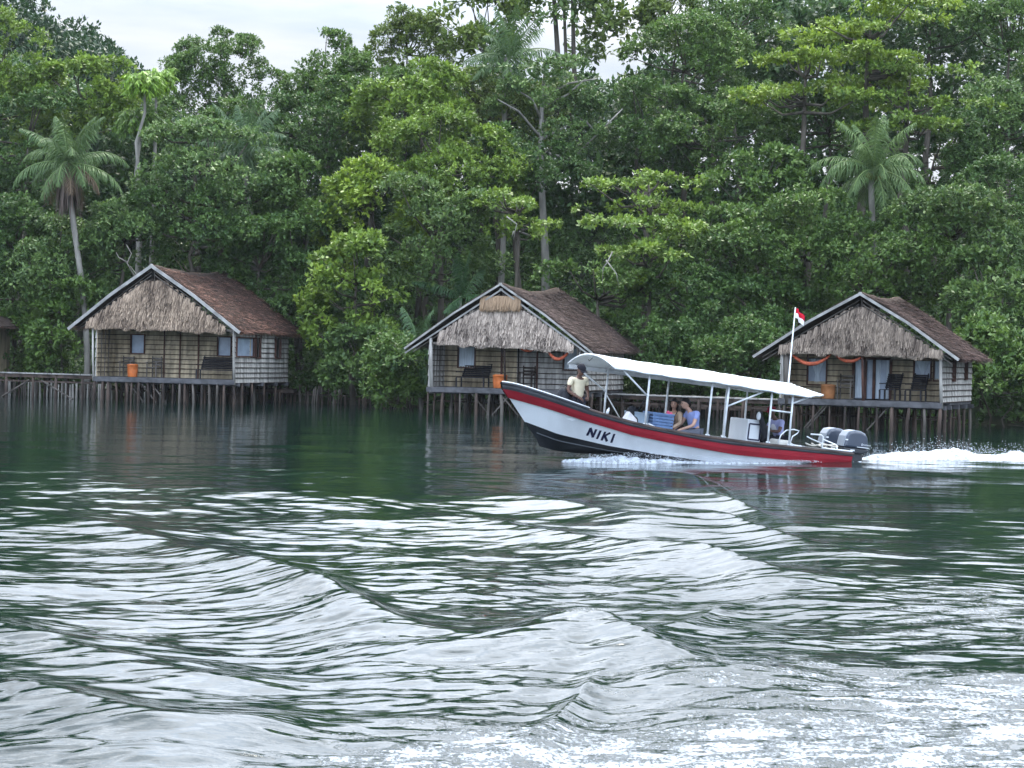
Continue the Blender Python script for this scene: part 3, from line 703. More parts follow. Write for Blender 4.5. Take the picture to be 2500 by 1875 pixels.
V, F, tone = clump_leaves(Pm, rng.uniform(.7, 1.3, len(Pm)), 50, .42, .8, np.tile([0, -1, .3], (len(Pm), 1)))
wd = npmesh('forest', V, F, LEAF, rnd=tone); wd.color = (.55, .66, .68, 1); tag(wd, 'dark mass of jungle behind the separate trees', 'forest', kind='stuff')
# far wooded hill at upper left
n = 2600
Xh = rng.uniform(-70, -28, n); Yh = rng.uniform(150, 185, n); Zh = gz(Xh, Yh)
top_ = at(0, 0, 170)[2]
sx = np.interp(Xh, [-70, -46, -40, -36.5, -34, -31, -28], [35, 33, 31, 29, 27.3, 25, 20])
Zt = sx - 3 + 2.2 * vnoise(Xh * .5, Yh * .2, 8) + 1.6 * vnoise(Xh * 1.4, Yh, 9); Zh = 12 + (Zt - 12) * rng.uniform(0, 1, n) ** .45
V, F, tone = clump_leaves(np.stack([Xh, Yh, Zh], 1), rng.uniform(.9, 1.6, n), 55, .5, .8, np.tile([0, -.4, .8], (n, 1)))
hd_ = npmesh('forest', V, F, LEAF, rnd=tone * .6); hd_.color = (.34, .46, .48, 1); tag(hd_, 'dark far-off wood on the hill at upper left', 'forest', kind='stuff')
# undergrowth carpet on the bank
n = 9000
Xg = rng.uniform(-36, 30, n); Yg = shore(Xg) + rng.uniform(-.4, 34, n) ; Zg = gz(Xg, Yg) + rng.uniform(.1, .9, n) ** 1.4
kk = clear_huts(np.stack([Xg, Yg, Zg], 1)); Xg, Yg, Zg = Xg[kk], Yg[kk], Zg[kk]; n = len(Xg)
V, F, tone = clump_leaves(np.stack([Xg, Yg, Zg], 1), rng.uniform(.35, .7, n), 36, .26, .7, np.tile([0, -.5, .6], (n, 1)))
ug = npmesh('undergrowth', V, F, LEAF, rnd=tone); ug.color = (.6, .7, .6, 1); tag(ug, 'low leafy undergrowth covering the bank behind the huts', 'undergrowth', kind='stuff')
# ------------------------------------------------------------------ huts on stilts
M_wood = mat('weathered_wood', (.13, .115, .10), .9, .1, .55, 3, .5, 30, stretch=(1, 1, .35))
M_dark = mat('dark_wood', (.035, .026, .022), .85, .15, .5, 4, .4, 30)
M_brown = mat('brown_frame', (.085, .042, .032), .8, .2, .4, 4)
M_board = mat('grey_board', (.36, .35, .33), .8, .15, .35, 2.5, .4, 25)
M_deck = mat('deck_plank', (.10, .10, .105), .85, .15, .45, 3, .4, 20)
M_stilt = mat('stilt_wood', (.085, .062, .05), .9, .1, .7, 2.2, .6, 18, stretch=(1, 1, .4), col2=(.03, .026, .024))
M_palest = mat('pale_post', (.42, .40, .36), .85, .1, .45, 2.5, .4, 18, stretch=(1, 1, .3))
M_batten = mat('batten', (.045, .032, .026), .9, .1)
M_tan = mat('bark_panel_tan', (.40, .325, .215), .85, .12, .45, 1.6, .5, 26, stretch=(3.5, 3.5, .6), col2=(.21, .175, .12))
M_greyp = mat('bark_panel_grey', (.46, .44, .40), .85, .12, .4, 1.6, .5, 26, stretch=(3.5, 3.5, .5), col2=(.20, .19, .175))
M_int = mat('room_shade_black', (.02, .018, .018), .9, .05)  # near-black colour standing in for the shade of the unlit rooms
M_pane = mat('curtained_pane', (.26, .32, .40), .28, .5, .2, 3)
M_pane2 = mat('white_curtain', (.55, .62, .68), .7, .2, .2, 5, stretch=(6, 6, .5))
TH_G = strand_mat('grey_thatch', (.058, .042, .034), (.50, .405, .315), .85)
TH_B = strand_mat('brown_thatch', (.035, .017, .014), (.36, .235, .19), .85)
M_under = mat('thatch_under', (.055, .042, .035), .95, .05, .4, 6)

TINT = {'g': (1, 1, 1), 'r': (1, 1, 1)}
def strands(name, M, parent, base, direc, nrm, ln, wd, tone, lift=.03):
    """hanging strips of palm thatch"""
    n = len(base); d = direc + rng.normal(0, .10, (n, 3)); d /= np.linalg.norm(d, axis=1, keepdims=True)
    s = np.cross(d, nrm); s /= np.linalg.norm(s, axis=1, keepdims=True)
    tip = base + d * ln[:, None] + nrm * (lift + rng.uniform(0, .03, n))[:, None]
    V = np.stack([base - s * wd[:, None] / 2, base + s * wd[:, None] / 2, tip + s * wd[:, None] * .22, tip - s * wd[:, None] * .22], 1).reshape(-1, 3)
    o = npmesh(name, V, np.arange(len(V)).reshape(-1, 4), M, parent, rnd=tone); o.color = (*TINT['g' if M is TH_G else 'r'], 1)
    return o

def hut(label, P, th, c):
    W_, D, zd = c['W'], c['D'], 1.0
    TINT['g'] = c.get('tg', (1, 1, 1)); TINT['r'] = c.get('tr', (1, 1, 1))
    x0, x1 = c.get('x0', -.1), c['W']
    root = empty('stilt_hut', label, 'hut', tuple(P), -R(th), group='thatched huts standing on stilts over the water')
    yb = 1.5                                                     # depth of the porch
    # deck
    mb = MB(); n = 26
    for i in range(n):
        xa = x0 + (x1 - x0) * i / n; mb.box(xa, xa + (x1 - x0) / n - .015, -.02, yb + .02, zd - .045 + rng.uniform(0, .008), zd + rng.uniform(0, .008))
    mb.box(x0 - .05, x1 + .05, -.09, -.03, zd - .19, zd - .01); mb.box(x0, x1, yb, D, zd - .1, zd)
    for y in (.3, 1.2, 2.6, 4.0, D - .15): mb.box(x0 - .12, x1 + .12, y - .06, y + .06, zd - .25, zd - .11)
    mb.build('deck', M_deck, root)
    # stilts
    k = 0
    for ri, y in enumerate((-.02, .75, 1.7, 2.9, 4.1, D - .1)):
        nn = c.get('ns', 17) if ri < 2 else 13
        for i in range(nn):
            x = x0 + (x1 - x0) * (i + (rng.uniform(-.3, .3) if 0 < i < nn - 1 else 0)) / (nn - 1)
            r_ = rng.uniform(.035, .075); l1, l2 = rng.normal(0, .05, 2)
            mb = MB(); mb.tube([(x, y, zd - .12), (x + l1 * .5, y + l2, .35), (x + l1 * 1.2, y + l2, -1.3)], [r_ * .85, r_ * rng.uniform(.85, 1.1), r_ * 1.15], 7)
            mb.build('stilt', M_wood if rng.uniform() < .25 else M_stilt, root, smooth=True); k += 1
    for i in range(3):
        xa = rng.uniform(x0 + .5, x1 - 1.5); mb = MB(); mb.tube([(xa, .05, zd - .2), (xa + rng.choice([-1, 1]) * .8, .12, -.1)], .03, 6); mb.build('brace', M_wood, root)
    mb = MB(); mb.tube([(x0, .9, .45), (x1, 1.0, .40)], .035, 6); mb.tube([(x0, 3.0, .5), (x1, 3.0, .42)], .035, 6); mb.build('brace', M_stilt, root)
    # walls
    def wall(name, p, q, z0, z1, M, holes, out, batten=.2, proud=.012):
        """rows of overlapping bark panels from p to q with openings (s0,s1,z0,z1)"""
        p = np.array(p); q = np.array(q); L = np.linalg.norm(q - p); d = (q - p) / L; o_ = np.array(out)
        mb = MB(); rows = int(round((z1 - z0) / batten))
        for r__ in range(rows):
            za = z0 + (z1 - z0) * r__ / rows; zb = z0 + (z1 - z0) * (r__ + 1) / rows; cuts = [(0, L)]
            for h in holes:
                if h[2] < (za + zb) / 2 < h[3]:
                    cuts = [(a_, min(b_, h[0])) for a_, b_ in cuts if a_ < h[0]] + [(max(a_, h[1]), b_) for a_, b_ in cuts if b_ > h[1]]
            for a_, b_ in cuts:
                if b_ - a_ < .03: continue
                m_ = max(1, int((b_ - a_) / .42))
                for j in range(m_):
                    s0 = a_ + (b_ - a_) * j / m_ + .002; s1 = a_ + (b_ - a_) * (j + 1) / m_ - .002
                    A_ = p + d * s0; B_ = p + d * s1; w_ = rng.uniform(0, .01)
                    lo = o_ * (.030 + w_); hi = o_ * .004; zz = za + rng.uniform(.004, .016)
                    pts = [(*(A_ + lo), zz), (*(B_ + lo), zz + rng.uniform(-.004, .004)), (*(B_ + hi), zb), (*(A_ + hi), zb), (*(A_ - o_ * .03), zz), (*(B_ - o_ * .03), zz), (*(B_ - o_ * .03), zb), (*(A_ - o_ * .03), zb)]
                    mb.cur = 0; mb.poly(pts, [(0, 1, 2, 3), (0, 4, 5, 1), (1, 5, 6, 2), (3, 7, 4, 0), (6, 5, 4, 7), (2, 6, 7, 3)])
                mb.cur = 1
                A_ = p + d * a_; B_ = p + d * b_
                mb.plank((*(A_ + o_ * .036), za + rng.uniform(-.006, .006)), (*(B_ + o_ * .036), za + rng.uniform(-.006, .006)), .022, .028)
        return mb.build(name, [M, M_batten], root)
    zt = c['zt']
    def win(p, d, out, h, style):
        """frame + pane set in an opening; p wall start, h=(s0,s1,z0,z1)"""
        p = np.array(p); d = np.array(d); o_ = np.array(out); s0, s1, z0, z1 = h
        def pt(s_, z, off): q = p + d * s_ + o_ * off; return (q[0], q[1], z)
        mb = MB(); f = .045
        up = (0, 0, 1)
        mb.plank(pt(s0, z0 - f / 2 - .001, .03), pt(s1, z0 - f / 2 - .001, .03), .12, f); mb.plank(pt(s0, z1 + f / 2, .03), pt(s1, z1 + f / 2, .03), .10, f)
        for s_ in (s0 - f / 2, s1 + f / 2): mb.plank(pt(s_, z0 - f, .034), pt(s_, z1 + f, .034), .10, f, up=(d[0], d[1], 0))
        w_ = mb.build('window', M_brown, root)
        if style == 'open':
            m2 = MB(); m2.plank(pt((s0 + s1) / 2, z0, -.24), pt((s0 + s1) / 2, z1, -.24), .02, s1 - s0 + .3, up=(d[0], d[1], 0)); m2.build('opening_shade_sheet', M_int, w_); return  # black sheet behind the opening, painted as the room's shade
        m2 = MB(); m2.plank(pt((s0 + s1) / 2, z0, -.02), pt((s0 + s1) / 2, z1, -.02), .012, s1 - s0, up=(d[0], d[1], 0)); m2.build('pane', M_pane, w_)
        if style in ('curtain', 'tied'):
            m3 = MB(); G = []
            for iz in range(13):
                z = z0 + (z1 - z0) * iz / 12; t_ = iz / 12; sc = 1. if style == 'curtain' else (.22 + .5 * abs(t_ - .36) ** .9 * (2.1 if t_ > .36 else .5))
                G.append([pt((s0 + s1) / 2 + (s1 - s0) * .48 * sc * (2 * js / 20 - 1), z, .004 + .010 * math.sin(js * 1.9)) for js in range(21)])
            m3.grid(G); m3.build('curtain', M_pane2, w_, smooth=True)
    FW = c['front']; holes = [h[:4] for h in FW]
    split = c.get('split')
    if split:
        hl = [(a_, b_, e, f) for a_, b_, e, f in holes if a_ < split]; hr = [(a_ - split, b_ - split, e, f) for a_, b_, e, f in holes if a_ >= split]
        wall('wall', (x0, yb), (x0 + split, yb), zd, zt, M_tan, hl, (0, -1)); wall('wall', (x0 + split, yb), (x1, yb), zd, zt, M_greyp, hr, (0, -1))
    else: wall('wall', (x0, yb), (x1, yb), zd, zt, M_tan, holes, (0, -1))
    for h in FW:
        if h[4] == 'glassdoor':
            p = np.array((x0, yb)); mb = MB(); s0, s1, z0, z1 = h[:4]
            for s_ in h[5]: mb.plank((x0 + s_, yb - .045, z0), (x0 + s_, yb - .045, z1 + .02), .08, h[6], up=(1, 0, 0))
            mb.plank((x0 + s0, yb - .04, z1 + .04), (x0 + s1, yb - .04, z1 + .04), .09, .08); d_ = mb.build('door', M_brown, root)
            m2 = MB(); m2.box(x0 + s0, x0 + s1, yb + .01, yb + .03, z0, z1); m2.build('pane', M_pane, d_)
            for a_, b_ in h[7]:
                m3 = MB(); m3.grid([[(x0 + a_ + (b_ - a_) * j / 14, yb - .012 + .012 * math.sin(j * 2.1 + a_), z0 + .03 + (z1 - z0 - .03) * i / 6) for j in range(15)] for i in range(7)]); m3.build('curtain', M_pane2, d_, smooth=True)
        else: win((x0, yb), (1, 0), (0, -1), h[:4], h[4])
    # door leaves and vertical wall strips
    for s_, w_, kind in c.get('strips', []):
        mb = MB(); mb.plank((s_, yb - .05, zd), (s_, yb - .05, zt), .04, w_, up=(1, 0, 0)); mb.build('door' if kind == 'door' else 'wall_post', M_brown if kind != 'dark' else M_dark, root)
    # side walls, rear wall
    wall('wall', (x1, 0), (x1, D), zd - (.12 if c.get('flare') else 0), zt, M_greyp, [h[:4] for h in c['side']], (1, 0), .21)
    for h in c['side']: win((x1, 0), (0, 1), (1, 0), h[:4], h[4])
    wall('wall', (x0, 0), (x0, D), zd, zt, M_greyp, [], (-1, 0), .4)
    wall('inner_wall', (x0 + .06, 0), (x0 + .06, yb), zd, zt, M_tan if c.get('split') is None else M_greyp, [], (1, 0), .2)
    mb = MB(); mb.box(x0, x1, D - .03, D + .02, zd, zt); mb.build('wall', M_greyp, root)
    mb = MB(); mb.box(x0 + .1, x1 - .1, yb + .3, yb + .34, zd, zt - .05); mb.build('room_shade_sheet', M_int, root)  # black sheet across the room in place of its shade
    if c.get('lattice'):
        for xx in (.25, .55, .85):
            mb = MB(); mb.tube([(x0 + .11, xx, zd), (x0 + .12, xx + .02, zt)], .018, 5); mb.build('lattice_pole', M_wood, root)
    # porch posts
    for px_, r_, M in c['posts']:
        mb = MB(); mb.tube([(px_ + .05, -.02, zd - .2), (px_, -.02, zd + .8), (px_ - .04, 0, zt + .25)], [r_, r_ * .9, r_ * .85], 8); mb.build('porch_post', M, root, smooth=True)
    mb = MB(); mb.plank((x0, .0, zt + .05), (x1, .0, zt + .05), .09, .09); mb.plank((x0, yb, zt + .03), (x1, yb, zt + .03), .08, .08); mb.build('lintel', M_wood, root)
    # roof
    xa, xe0, xe1, za, ze0, ze1 = c['apex'][0], c['eave'][0], c['eave'][2], c['apex'][1], c['eave'][1], c['eave'][3]
    yf, yr = -.12, c['yr']; sag = c.get('sag', .14); zr = c.get('zrear', 0)
    def rp(side, t_, s_):
        """roof surface: t_ along ridge 0..1, s_ down the slope 0..1"""
        y = yf + .0 * s_ + (yr - yf) * t_ - (1 - s_) * (.10 * (1 - t_))
        zz = za - sag * math.sin(math.pi * t_) * (1 - .4 * s_) + zr * t_
        xe, ze = (xe0, ze0) if side < 0 else (xe1, ze1)
        ze = ze - c.get('drop', .12) * t_
        b_ = .05 * math.sin(math.pi * s_) + .025 * math.sin(7 * t_ + 5 * s_)
        return np.array([xa + (xe - xa) * s_, y, zz + (ze - zz) * s_ + b_])
    for side, nm in ((-1, 'roof'), (1, 'roof')):
        mb = MB(); G = [[rp(side, t_, s_) for t_ in np.linspace(0, 1, 13)] for s_ in np.linspace(0, 1, 11)]
        if side < 0: G = [g[::-1] for g in G]
        mb.grid(G); ro = mb.build('roof', M_under, root, smooth=True, solid=.09)
        nS = 15000 if side > 0 else 5000
        t_ = rng.uniform(0, 1, nS); s_ = rng.uniform(0, 1.0, nS); rowq = np.floor(s_ * 22) / 22; s_ = np.clip(rowq + rng.normal(0, .006, nS), 0, .99)
        e = np.array([rp(side, a_, b_) for a_, b_ in zip(t_, s_)]); e2 = np.array([rp(side, a_, min(1, b_ + .02)) for a_, b_ in zip(t_, s_)])
        dd = e2 - e; dd /= np.linalg.norm(dd, axis=1, keepdims=True); nn_ = np.cross(dd, [0, 1, 0]) * (-1 if side > 0 else 1); nn_ *= np.sign(nn_[:, 2:3])
        tone = rng.uniform(0, 1, nS) ** 1.9 * 1.15 * (.45 + .75 * vnoise(t_ * 9, s_ * 9, 5))
        tone = np.where(rng.uniform(0, 1, nS) < c.get('pale', .03), rng.uniform(.7, 1, nS), tone)
        strands('roof_thatch', TH_B, ro, e + nn_ * .02, dd, nn_, rng.uniform(.16, .5, nS), rng.uniform(.03, .09, nS), tone, lift=.06)
        # ragged eave
        nE = 700; t_ = rng.uniform(0, 1, nE); e = np.array([rp(side, a_, .975) for a_ in t_]); dd = np.array([rp(side, a_, 1.) for a_ in t_]) - e; dd /= np.linalg.norm(dd, axis=1, keepdims=True)
        dd = dd + np.array([0, 0, -.35]); strands('eave_fringe', TH_B, ro, e, dd, np.tile([.2 * side, 0, .98], (nE, 1)), rng.uniform(.1, .34, nE), rng.uniform(.02, .05, nE), rng.uniform(.2, .9, nE), .0)
    # ridge thatch cap
    mb = MB(); mb.tube([rp(1, t_, 0) + np.array([0, 0, .05 + .015 * math.sin(t_ * 23)]) for t_ in np.linspace(0, 1, 14)], .045, 7); mb.build('ridge_pole', mat('ridge_thatch', (.12, .085, .065), .9, .1, .5, 12), root, smooth=True)
    # barge boards at the front gable and at the rear
    for side in (-1, 1):
        for t_, off in ((0, -.05), (1, .05)):
            a_ = rp(side, t_, -.015) + np.array([0, off, .03]); b_ = rp(side, t_, 1.03) + np.array([0, off, .01]); mm_ = rp(side, t_, .5) + np.array([0, off, .035])
            mb = MB(); mb.plank(a_, mm_, .035, c.get('bw', .15) * (1 if t_ == 0 else .7)); mb.plank(mm_ + (mm_ - b_) * .002, b_, .035, c.get('bw', .15) * (1 if t_ == 0 else .7))
            if t_ == 0 and c.get('double'): mb.plank(a_ + np.array([0, .1, -.2]), b_ + np.array([0, .1, -.16]), .03, .06)
            mb.build('barge_board', M_board, root)
    # rafters under the apex
    mb = MB()
    for sd in (-1, 1):
        for o_ in (.16, .30):
            a_ = rp(sd, 0, .02) + np.array([0, .12, -o_]); b_ = rp(sd, 0, .95) + np.array([0, .12, -o_]); mb.tube([a_, b_], .022, 5)
    mb.tube([(xa, yf + .1, za - .1), (xa + .03, yf + .15, za - .9)], .02, 5)
    mb.plank((xa - .75, yf + .12, za - .62), (xa + .75, yf + .12, za - .62), .03, .03); mb.build('rafter', M_wood, root)
    # dark void behind the gable thatch, and the thatch itself hanging in rows
    gx0, gx1, zb0, zb1 = c['gable']; gz_top = c['gtop']; yg = yf + .10
    def slope_z(x, off=.22):
        return np.where(x < xa, ze0 + (za - ze0) * (x - xe0) / (xa - xe0), ze1 + (za - ze1) * (xe1 - x) / (xe1 - xa)) - off
    mb = MB(); xs_ = np.linspace(gx0, gx1, 24)
    ztop = np.minimum(slope_z(xs_, .30), gz_top); zbot = zb0 + (zb1 - zb0) * (xs_ - gx0) / (gx1 - gx0) + .12
    mb.grid([[(x, yg + .07, float(max(z_, b_ + .01))) for x, z_ in zip(xs_, ztop)] if k2 == 0 else [(x, yg + .07, float(b_)) for x, b_ in zip(xs_, zbot)] for k2, b_ in ((0, 0), (1, 0))] if False else
            [[(x, yg + .07, float(b_)) for x, b_ in zip(xs_, zbot)], [(x, yg + .07, float(max(z_, b_ + .01))) for x, z_, b_ in zip(xs_, ztop, zbot)]])
    gb = mb.build('gable', M_under, root, solid=.05)
    nG = 19000; x = rng.uniform(gx0, gx1, nG); ztp = np.minimum(slope_z(x, .20), gz_top); zbt = zb0 + (zb1 - zb0) * (x - gx0) / (gx1 - gx0)
    rows = 15; q = np.floor(rng.uniform(0, rows, nG)) / rows; z_ = c['gz0'] + .10 + (za - c['gz0']) * q + rng.normal(0, .02, nG)
    # each course hangs from a batten; the lowest gives the ragged fringe
    ok = (z_ < ztp) & (z_ > zbt + .08); x = x[ok]; z_ = z_[ok]; n_ = len(x)
    y_ = yg + .02 - .10 * (1 - (z_ - c['gz0']) / (za - c['gz0'])) + rng.uniform(-.015, .015, n_)
    tone = .10 + .5 * vnoise(x * 1.1, z_ * 2.3, 7) + .26 * vnoise(x * 4, z_ * 6, 2) + .55 * (vnoise(x * 11, z_ * 2.2, 8) - .5) + rng.uniform(-.34, .38, n_)
    ln = rng.uniform(.20, .46, n_); low = z_ - ln < zbt[ok] - .02; ln = np.where(low, np.minimum(ln, z_ - zbt[ok] + rng.uniform(-.03, .12, n_)), ln)
    strands('gable_thatch', TH_G, gb, np.stack([x, y_, z_], 1), np.tile([0, -.12, -1.], (n_, 1)), np.tile([0, -1., 0], (n_, 1)), np.maximum(ln, .05), rng.uniform(.02, .055, n_), np.clip(tone, 0, 1) * c.get('gt', 1), .05)
    nF = 2200; x = rng.uniform(gx0, gx1, nF); zz = zb0 + (zb1 - zb0) * (x - gx0) / (gx1 - gx0) + .18
    strands('thatch_fringe', TH_G, gb, np.stack([x, np.full(nF, yg - .10), zz], 1), np.tile([0, -.05, -1.], (nF, 1)), np.tile([0, -1., 0], (nF, 1)), rng.uniform(.16, .34, nF) * (.7 + .5 * vnoise(x * 3, x * 0, 3)), rng.uniform(.02, .045, nF), rng.uniform(.15, 1, nF), .01)
    if c.get('patch'):
        x = rng.uniform(*c['patch'][:2], 900); zz = rng.uniform(c['patch'][3] - .1, c['patch'][3], 900)
        TINT['g'] = (.85, .72, .58); strands('thatch_patch', TH_G, gb, np.stack([x, np.full(900, yg - .12), zz], 1), np.tile([0, -.05, -1.], (900, 1)), np.tile([0, -1., 0], (900, 1)), rng.uniform(.35, .55, 900), rng.uniform(.02, .04, 900), rng.uniform(.5, 1, 900), .01)
    return root

g0 = lambda p: (p[0], p[1], 0.)
H1 = hut('leftmost whole thatched hut, with reddish-brown roof, standing left of the boat', (-17.36, 80., 0), 17.5, dict(tg=(1, .93, .86), tr=(1.1, .92, .86), W=6.28, D=5.3, yr=6.5, zt=2.98, ns=19, flare=True, lattice=True,
    front=[(.86, 1.46, 2.02, 2.78, 'glass'), (4.92, 5.5, 2.0, 2.75, 'glass')],
    strips=[(2.32, .05, 'post'), (3.06, .045, 'door'), (3.92, .06, 'post')],
    side=[(.12, 1.75, 2.0, 2.74, 'glass'), (1.95, 2.35, 1.95, 2.84, 'open'), (3.9, 4.4, 1.95, 2.82, 'open')],
    posts=[(-.22, .05, M_palest), (6.26, .055, M_palest)], apex=(2.56, 5.6), eave=(-1.23, 3.05, 6.46, 3.03), gable=(-.5, 5.9, 3.12, 3.02), gz0=3.0, gtop=5.12, sag=.17, zrear=.05, drop=.05, bw=.13, pale=.01))
H2 = hut('middle hut with weather-beaten patchy roof, partly hidden by the boat', (-3.10, 73., 0), 19, dict(tg=(1.08, 1.1, 1.16), tr=(.72, .78, .86), W=5.92, D=6.0, yr=6.7, zt=2.62, ns=11, lattice=True, x0=-.1, split=3.05,
    front=[(.66, 1.32, 1.78, 2.56, 'curtain'), (4.95, 5.55, 1.78, 2.58, 'curtain')],
    strips=[(2.34, .08, 'post'), (3.02, .05, 'dark'), (3.78, .07, 'post')],
    side=[(.25, 1.6, 1.9, 2.6, 'curtain'), (2.2, 2.7, 1.9, 2.6, 'open')],
    posts=[(.0, .075, M_palest), (2.98, .045, M_dark), (5.86, .045, M_wood)], apex=(2.82, 4.9), eave=(-.95, 2.52, 6.35, 2.50), gable=(.3, 5.7, 2.72, 2.56), gz0=2.6, gtop=4.05, sag=.22, zrear=.1, drop=-.08, bw=.07, double=True, pale=.08, gt=1.15, patch=(2.0, 3.6, 0, 4.5)))
H3 = hut('rightmost thatched hut, with white tied curtains and a glazed door, standing behind the boat stern', (9.34, 66., 0), 24, dict(tg=(.85, .84, .84), tr=(.66, .64, .68), W=5.46, D=5.3, yr=5.5, zt=2.60, ns=11, lattice=False, x0=-.08,
    front=[(.58, 1.22, 1.5, 2.5, 'tied'), (2.2, 3.5, 1.04, 2.4, 'glassdoor', (2.2, 2.62, 2.92, 3.5), .09, ((2.26, 2.5), (2.98, 3.14), (3.34, 3.46))), (4.32, 4.86, 1.74, 2.44, 'tied'), (5.0, 5.36, 1.74, 2.44, 'curtain')],
    strips=[], side=[(1.75, 2.05, 1.75, 2.6, 'open'), (3.9, 4.2, 1.8, 2.6, 'open')],
    posts=[(.0, .05, M_palest), (.14, .10, M_wood), (2.8, .05, M_brown), (5.44, .06, M_palest)], apex=(2.7, 4.58), eave=(-.92, 2.48, 5.95, 2.52), gable=(-.1, 5.48, 2.66, 2.58), gz0=2.56, gtop=4.22, sag=.10, zrear=.05, drop=.0, bw=.09, pale=.01, gt=.85))
TINT['g'] = TINT['r'] = (1, 1, 1)
# roof corner of a fourth hut entering at the left edge
r4 = empty('stilt_hut', 'hut at the left edge, only the corner of its roof in view', 'hut', (-26.75, 82, 0), -R(17), group='thatched huts standing on stilts over the water')
mb = MB(); mb.grid([[(x, y, 4.9 - abs(x) * .52) for y in (-.4, 5)] for x in (-3.7, 0, 3.7)]); ro = mb.build('roof', M_under, r4, solid=.1)
n = 5000; s_ = rng.uniform(0, 1, n); y_ = rng.uniform(-.4, 5, n); dr = np.array([1, 0, -.52]) / 1.127
strands('roof_thatch', TH_B, ro, np.stack([3.65 * s_, y_, 4.93 - 3.65 * s_ * .52], 1), np.tile(dr, (n, 1)), np.tile([.46, 0, .89], (n, 1)), rng.uniform(.12, .4, n), rng.uniform(.02, .05, n), rng.uniform(0, .7, n))
for sg in (-1, 1):
    mb = MB(); mb.plank((0, -.48, 4.96), (3.8 * sg, -.48, 3.0), .04, .16); mb.build('barge_board', M_board, r4)
mb = MB(); mb.grid([[(x, -.3, 3.1 + (4.6 - 3.1) * k * (1 - abs(x) / 3.2)) for k in (0, 1)] for x in np.linspace(-3.1, 3.1, 9)]); mb.build('gable', M_under, r4)
mb = MB(); mb.box(-2.8, 2.8, 1.4, 5, 1, 3.05); mb.build('wall', M_tan, r4)
mb = MB(); mb.box(-2.9, 2.9, 0, 5, .85, 1.0); mb.build('deck', M_deck, r4)
for i in range(12):
    mb = MB(); mb.tube([(-2.8 + (i % 6) * 1.1, (i // 6) * 3, .9), (-2.8 + (i % 6) * 1.1, (i // 6) * 3, -1.3)], .06, 7); mb.build('stilt', M_stilt, r4, smooth=True)

def hp(H, x, y, z): return tuple(H.matrix_basis @ Vector((x, y, z)))
def hutmat(H): return Matrix.Translation(H.location) @ Matrix.Rotation(H.rotation_euler.z, 4, 'Z')
# ------------------------------------------------------------------ porch furniture
M_slat = mat('black_slat', (.016, .015, .018), .6, .3)
M_oran = mat('orange_plastic', (.62, .17, .045), .5, .4, .3, 4)
M_oran2 = mat('faded_orange_plastic', (.38, .16, .06), .55, .3, .3, 4)
def place(root, H, x, y, z, rz=0):
    root.matrix_world = hutmat(H) @ Matrix.Translation((x, y, z)) @ Matrix.Rotation(rz, 4, 'Z')
def bench(label, H, x, y, w, rz=0, cat='bench', name='slatted_bench', group=None, rec=.32, bh=.5):
    r_ = empty(name, label, cat, group=group); place(r_, H, x, y, 1.01, rz)
    mb = MB(); 
    for i in range(6): mb.box(-w / 2, w / 2, -.28 + i * .09, -.21 + i * .09, .36, .385)
    mb.build('seat', M_slat, r_)
    mb = MB()
    for i in range(7):
        z = .42 + i * bh / 7; yy_ = .26 + (z - .42) * rec / .5
        mb.plank((-w / 2, yy_, z + .03), (w / 2, yy_, z + .03), .02, .062, up=(0, -.5, 1))
    mb.build('backrest', M_slat, r_)
    for sx in (-1, 1):
        for yy_ in (-.26, .22):
            mb = MB(); mb.box(sx * w / 2 - .025, sx * w / 2 + .025, yy_ - .025, yy_ + .025, 0, .36 if yy_ > 0 else .36); mb.build('leg', M_slat, r_)
        mb = MB(); mb.plank((sx * (w / 2 - .04), .27, .38), (sx * (w / 2 - .04), .27 + rec, .45 + bh), .04, .04); mb.build('back_support', M_slat, r_)
        mb = MB(); mb.plank((sx * (w / 2 - .02), -.3, .58), (sx * (w / 2 - .02), .3, .58), .05, .03); mb.plank((sx * (w / 2 - .02), -.27, .36), (sx * (w / 2 - .02), -.27, .58), .03, .03); mb.build('armrest', M_slat, r_)
    return r_
def chair(label, H, x, y, rz=0, M=M_wood):
    r_ = empty('wooden_chair', label, 'chair'); place(r_, H, x, y, 1.01, rz)
    mb = MB(); mb.box(-.24, .24, -.22, .22, .40, .43); mb.build('seat', M, r_)
    mb = MB(); 
    for k in range(3): mb.box(-.22, .22, .205, .225, .5 + k * .13, .57 + k * .13)
    mb.build('backrest', M, r_)
    for sx in (-1, 1):
        mb = MB(); mb.box(sx * .23 - .02, sx * .23 + .02, -.22, -.18, 0, .62); mb.build('leg', M, r_)
        mb = MB(); mb.box(sx * .23 - .02, sx * .23 + .02, .19, .23, 0, .88); mb.build('leg', M, r_)
        mb = MB(); mb.box(sx * .25 - .03, sx * .25 + .03, -.24, .22, .62, .645); mb.build('armrest', M, r_)
def drum(label, H, x, y, r, h, M):
    r_ = empty('orange_bin', label, 'bin'); place(r_, H, x, y, 1.01)
    mb = MB(); P = []
    for z, rr in ((0, .86), (.02, .9), (.5, 1.), (.93, 1.02), (.95, 1.07), (1, 1.07)): P.append([(r * rr * math.cos(a), r * rr * math.sin(a), z * h) for a in np.linspace(0, 2 * math.pi, 21)[:-1]])
    mb.grid(P, True); mb.build('bucket', M, r_, smooth=True, solid=.012)
    mb = MB(); mb.ball((0, 0, h), (r * .98, r * .98, .03), 16, 4); mb.build('lid', M, r_, smooth=True)
bench('long black slatted bench on the porch of the left hut', H1, 5.15, .72, 1.6, R(6))
chair('wooden armchair against the wall left of the bright orange bin, left hut', H1, .75, 1.12, R(8))
chair('wooden armchair with a rounded top right of the bright orange bin, left hut', H1, 2.05, 1.1, R(-6))
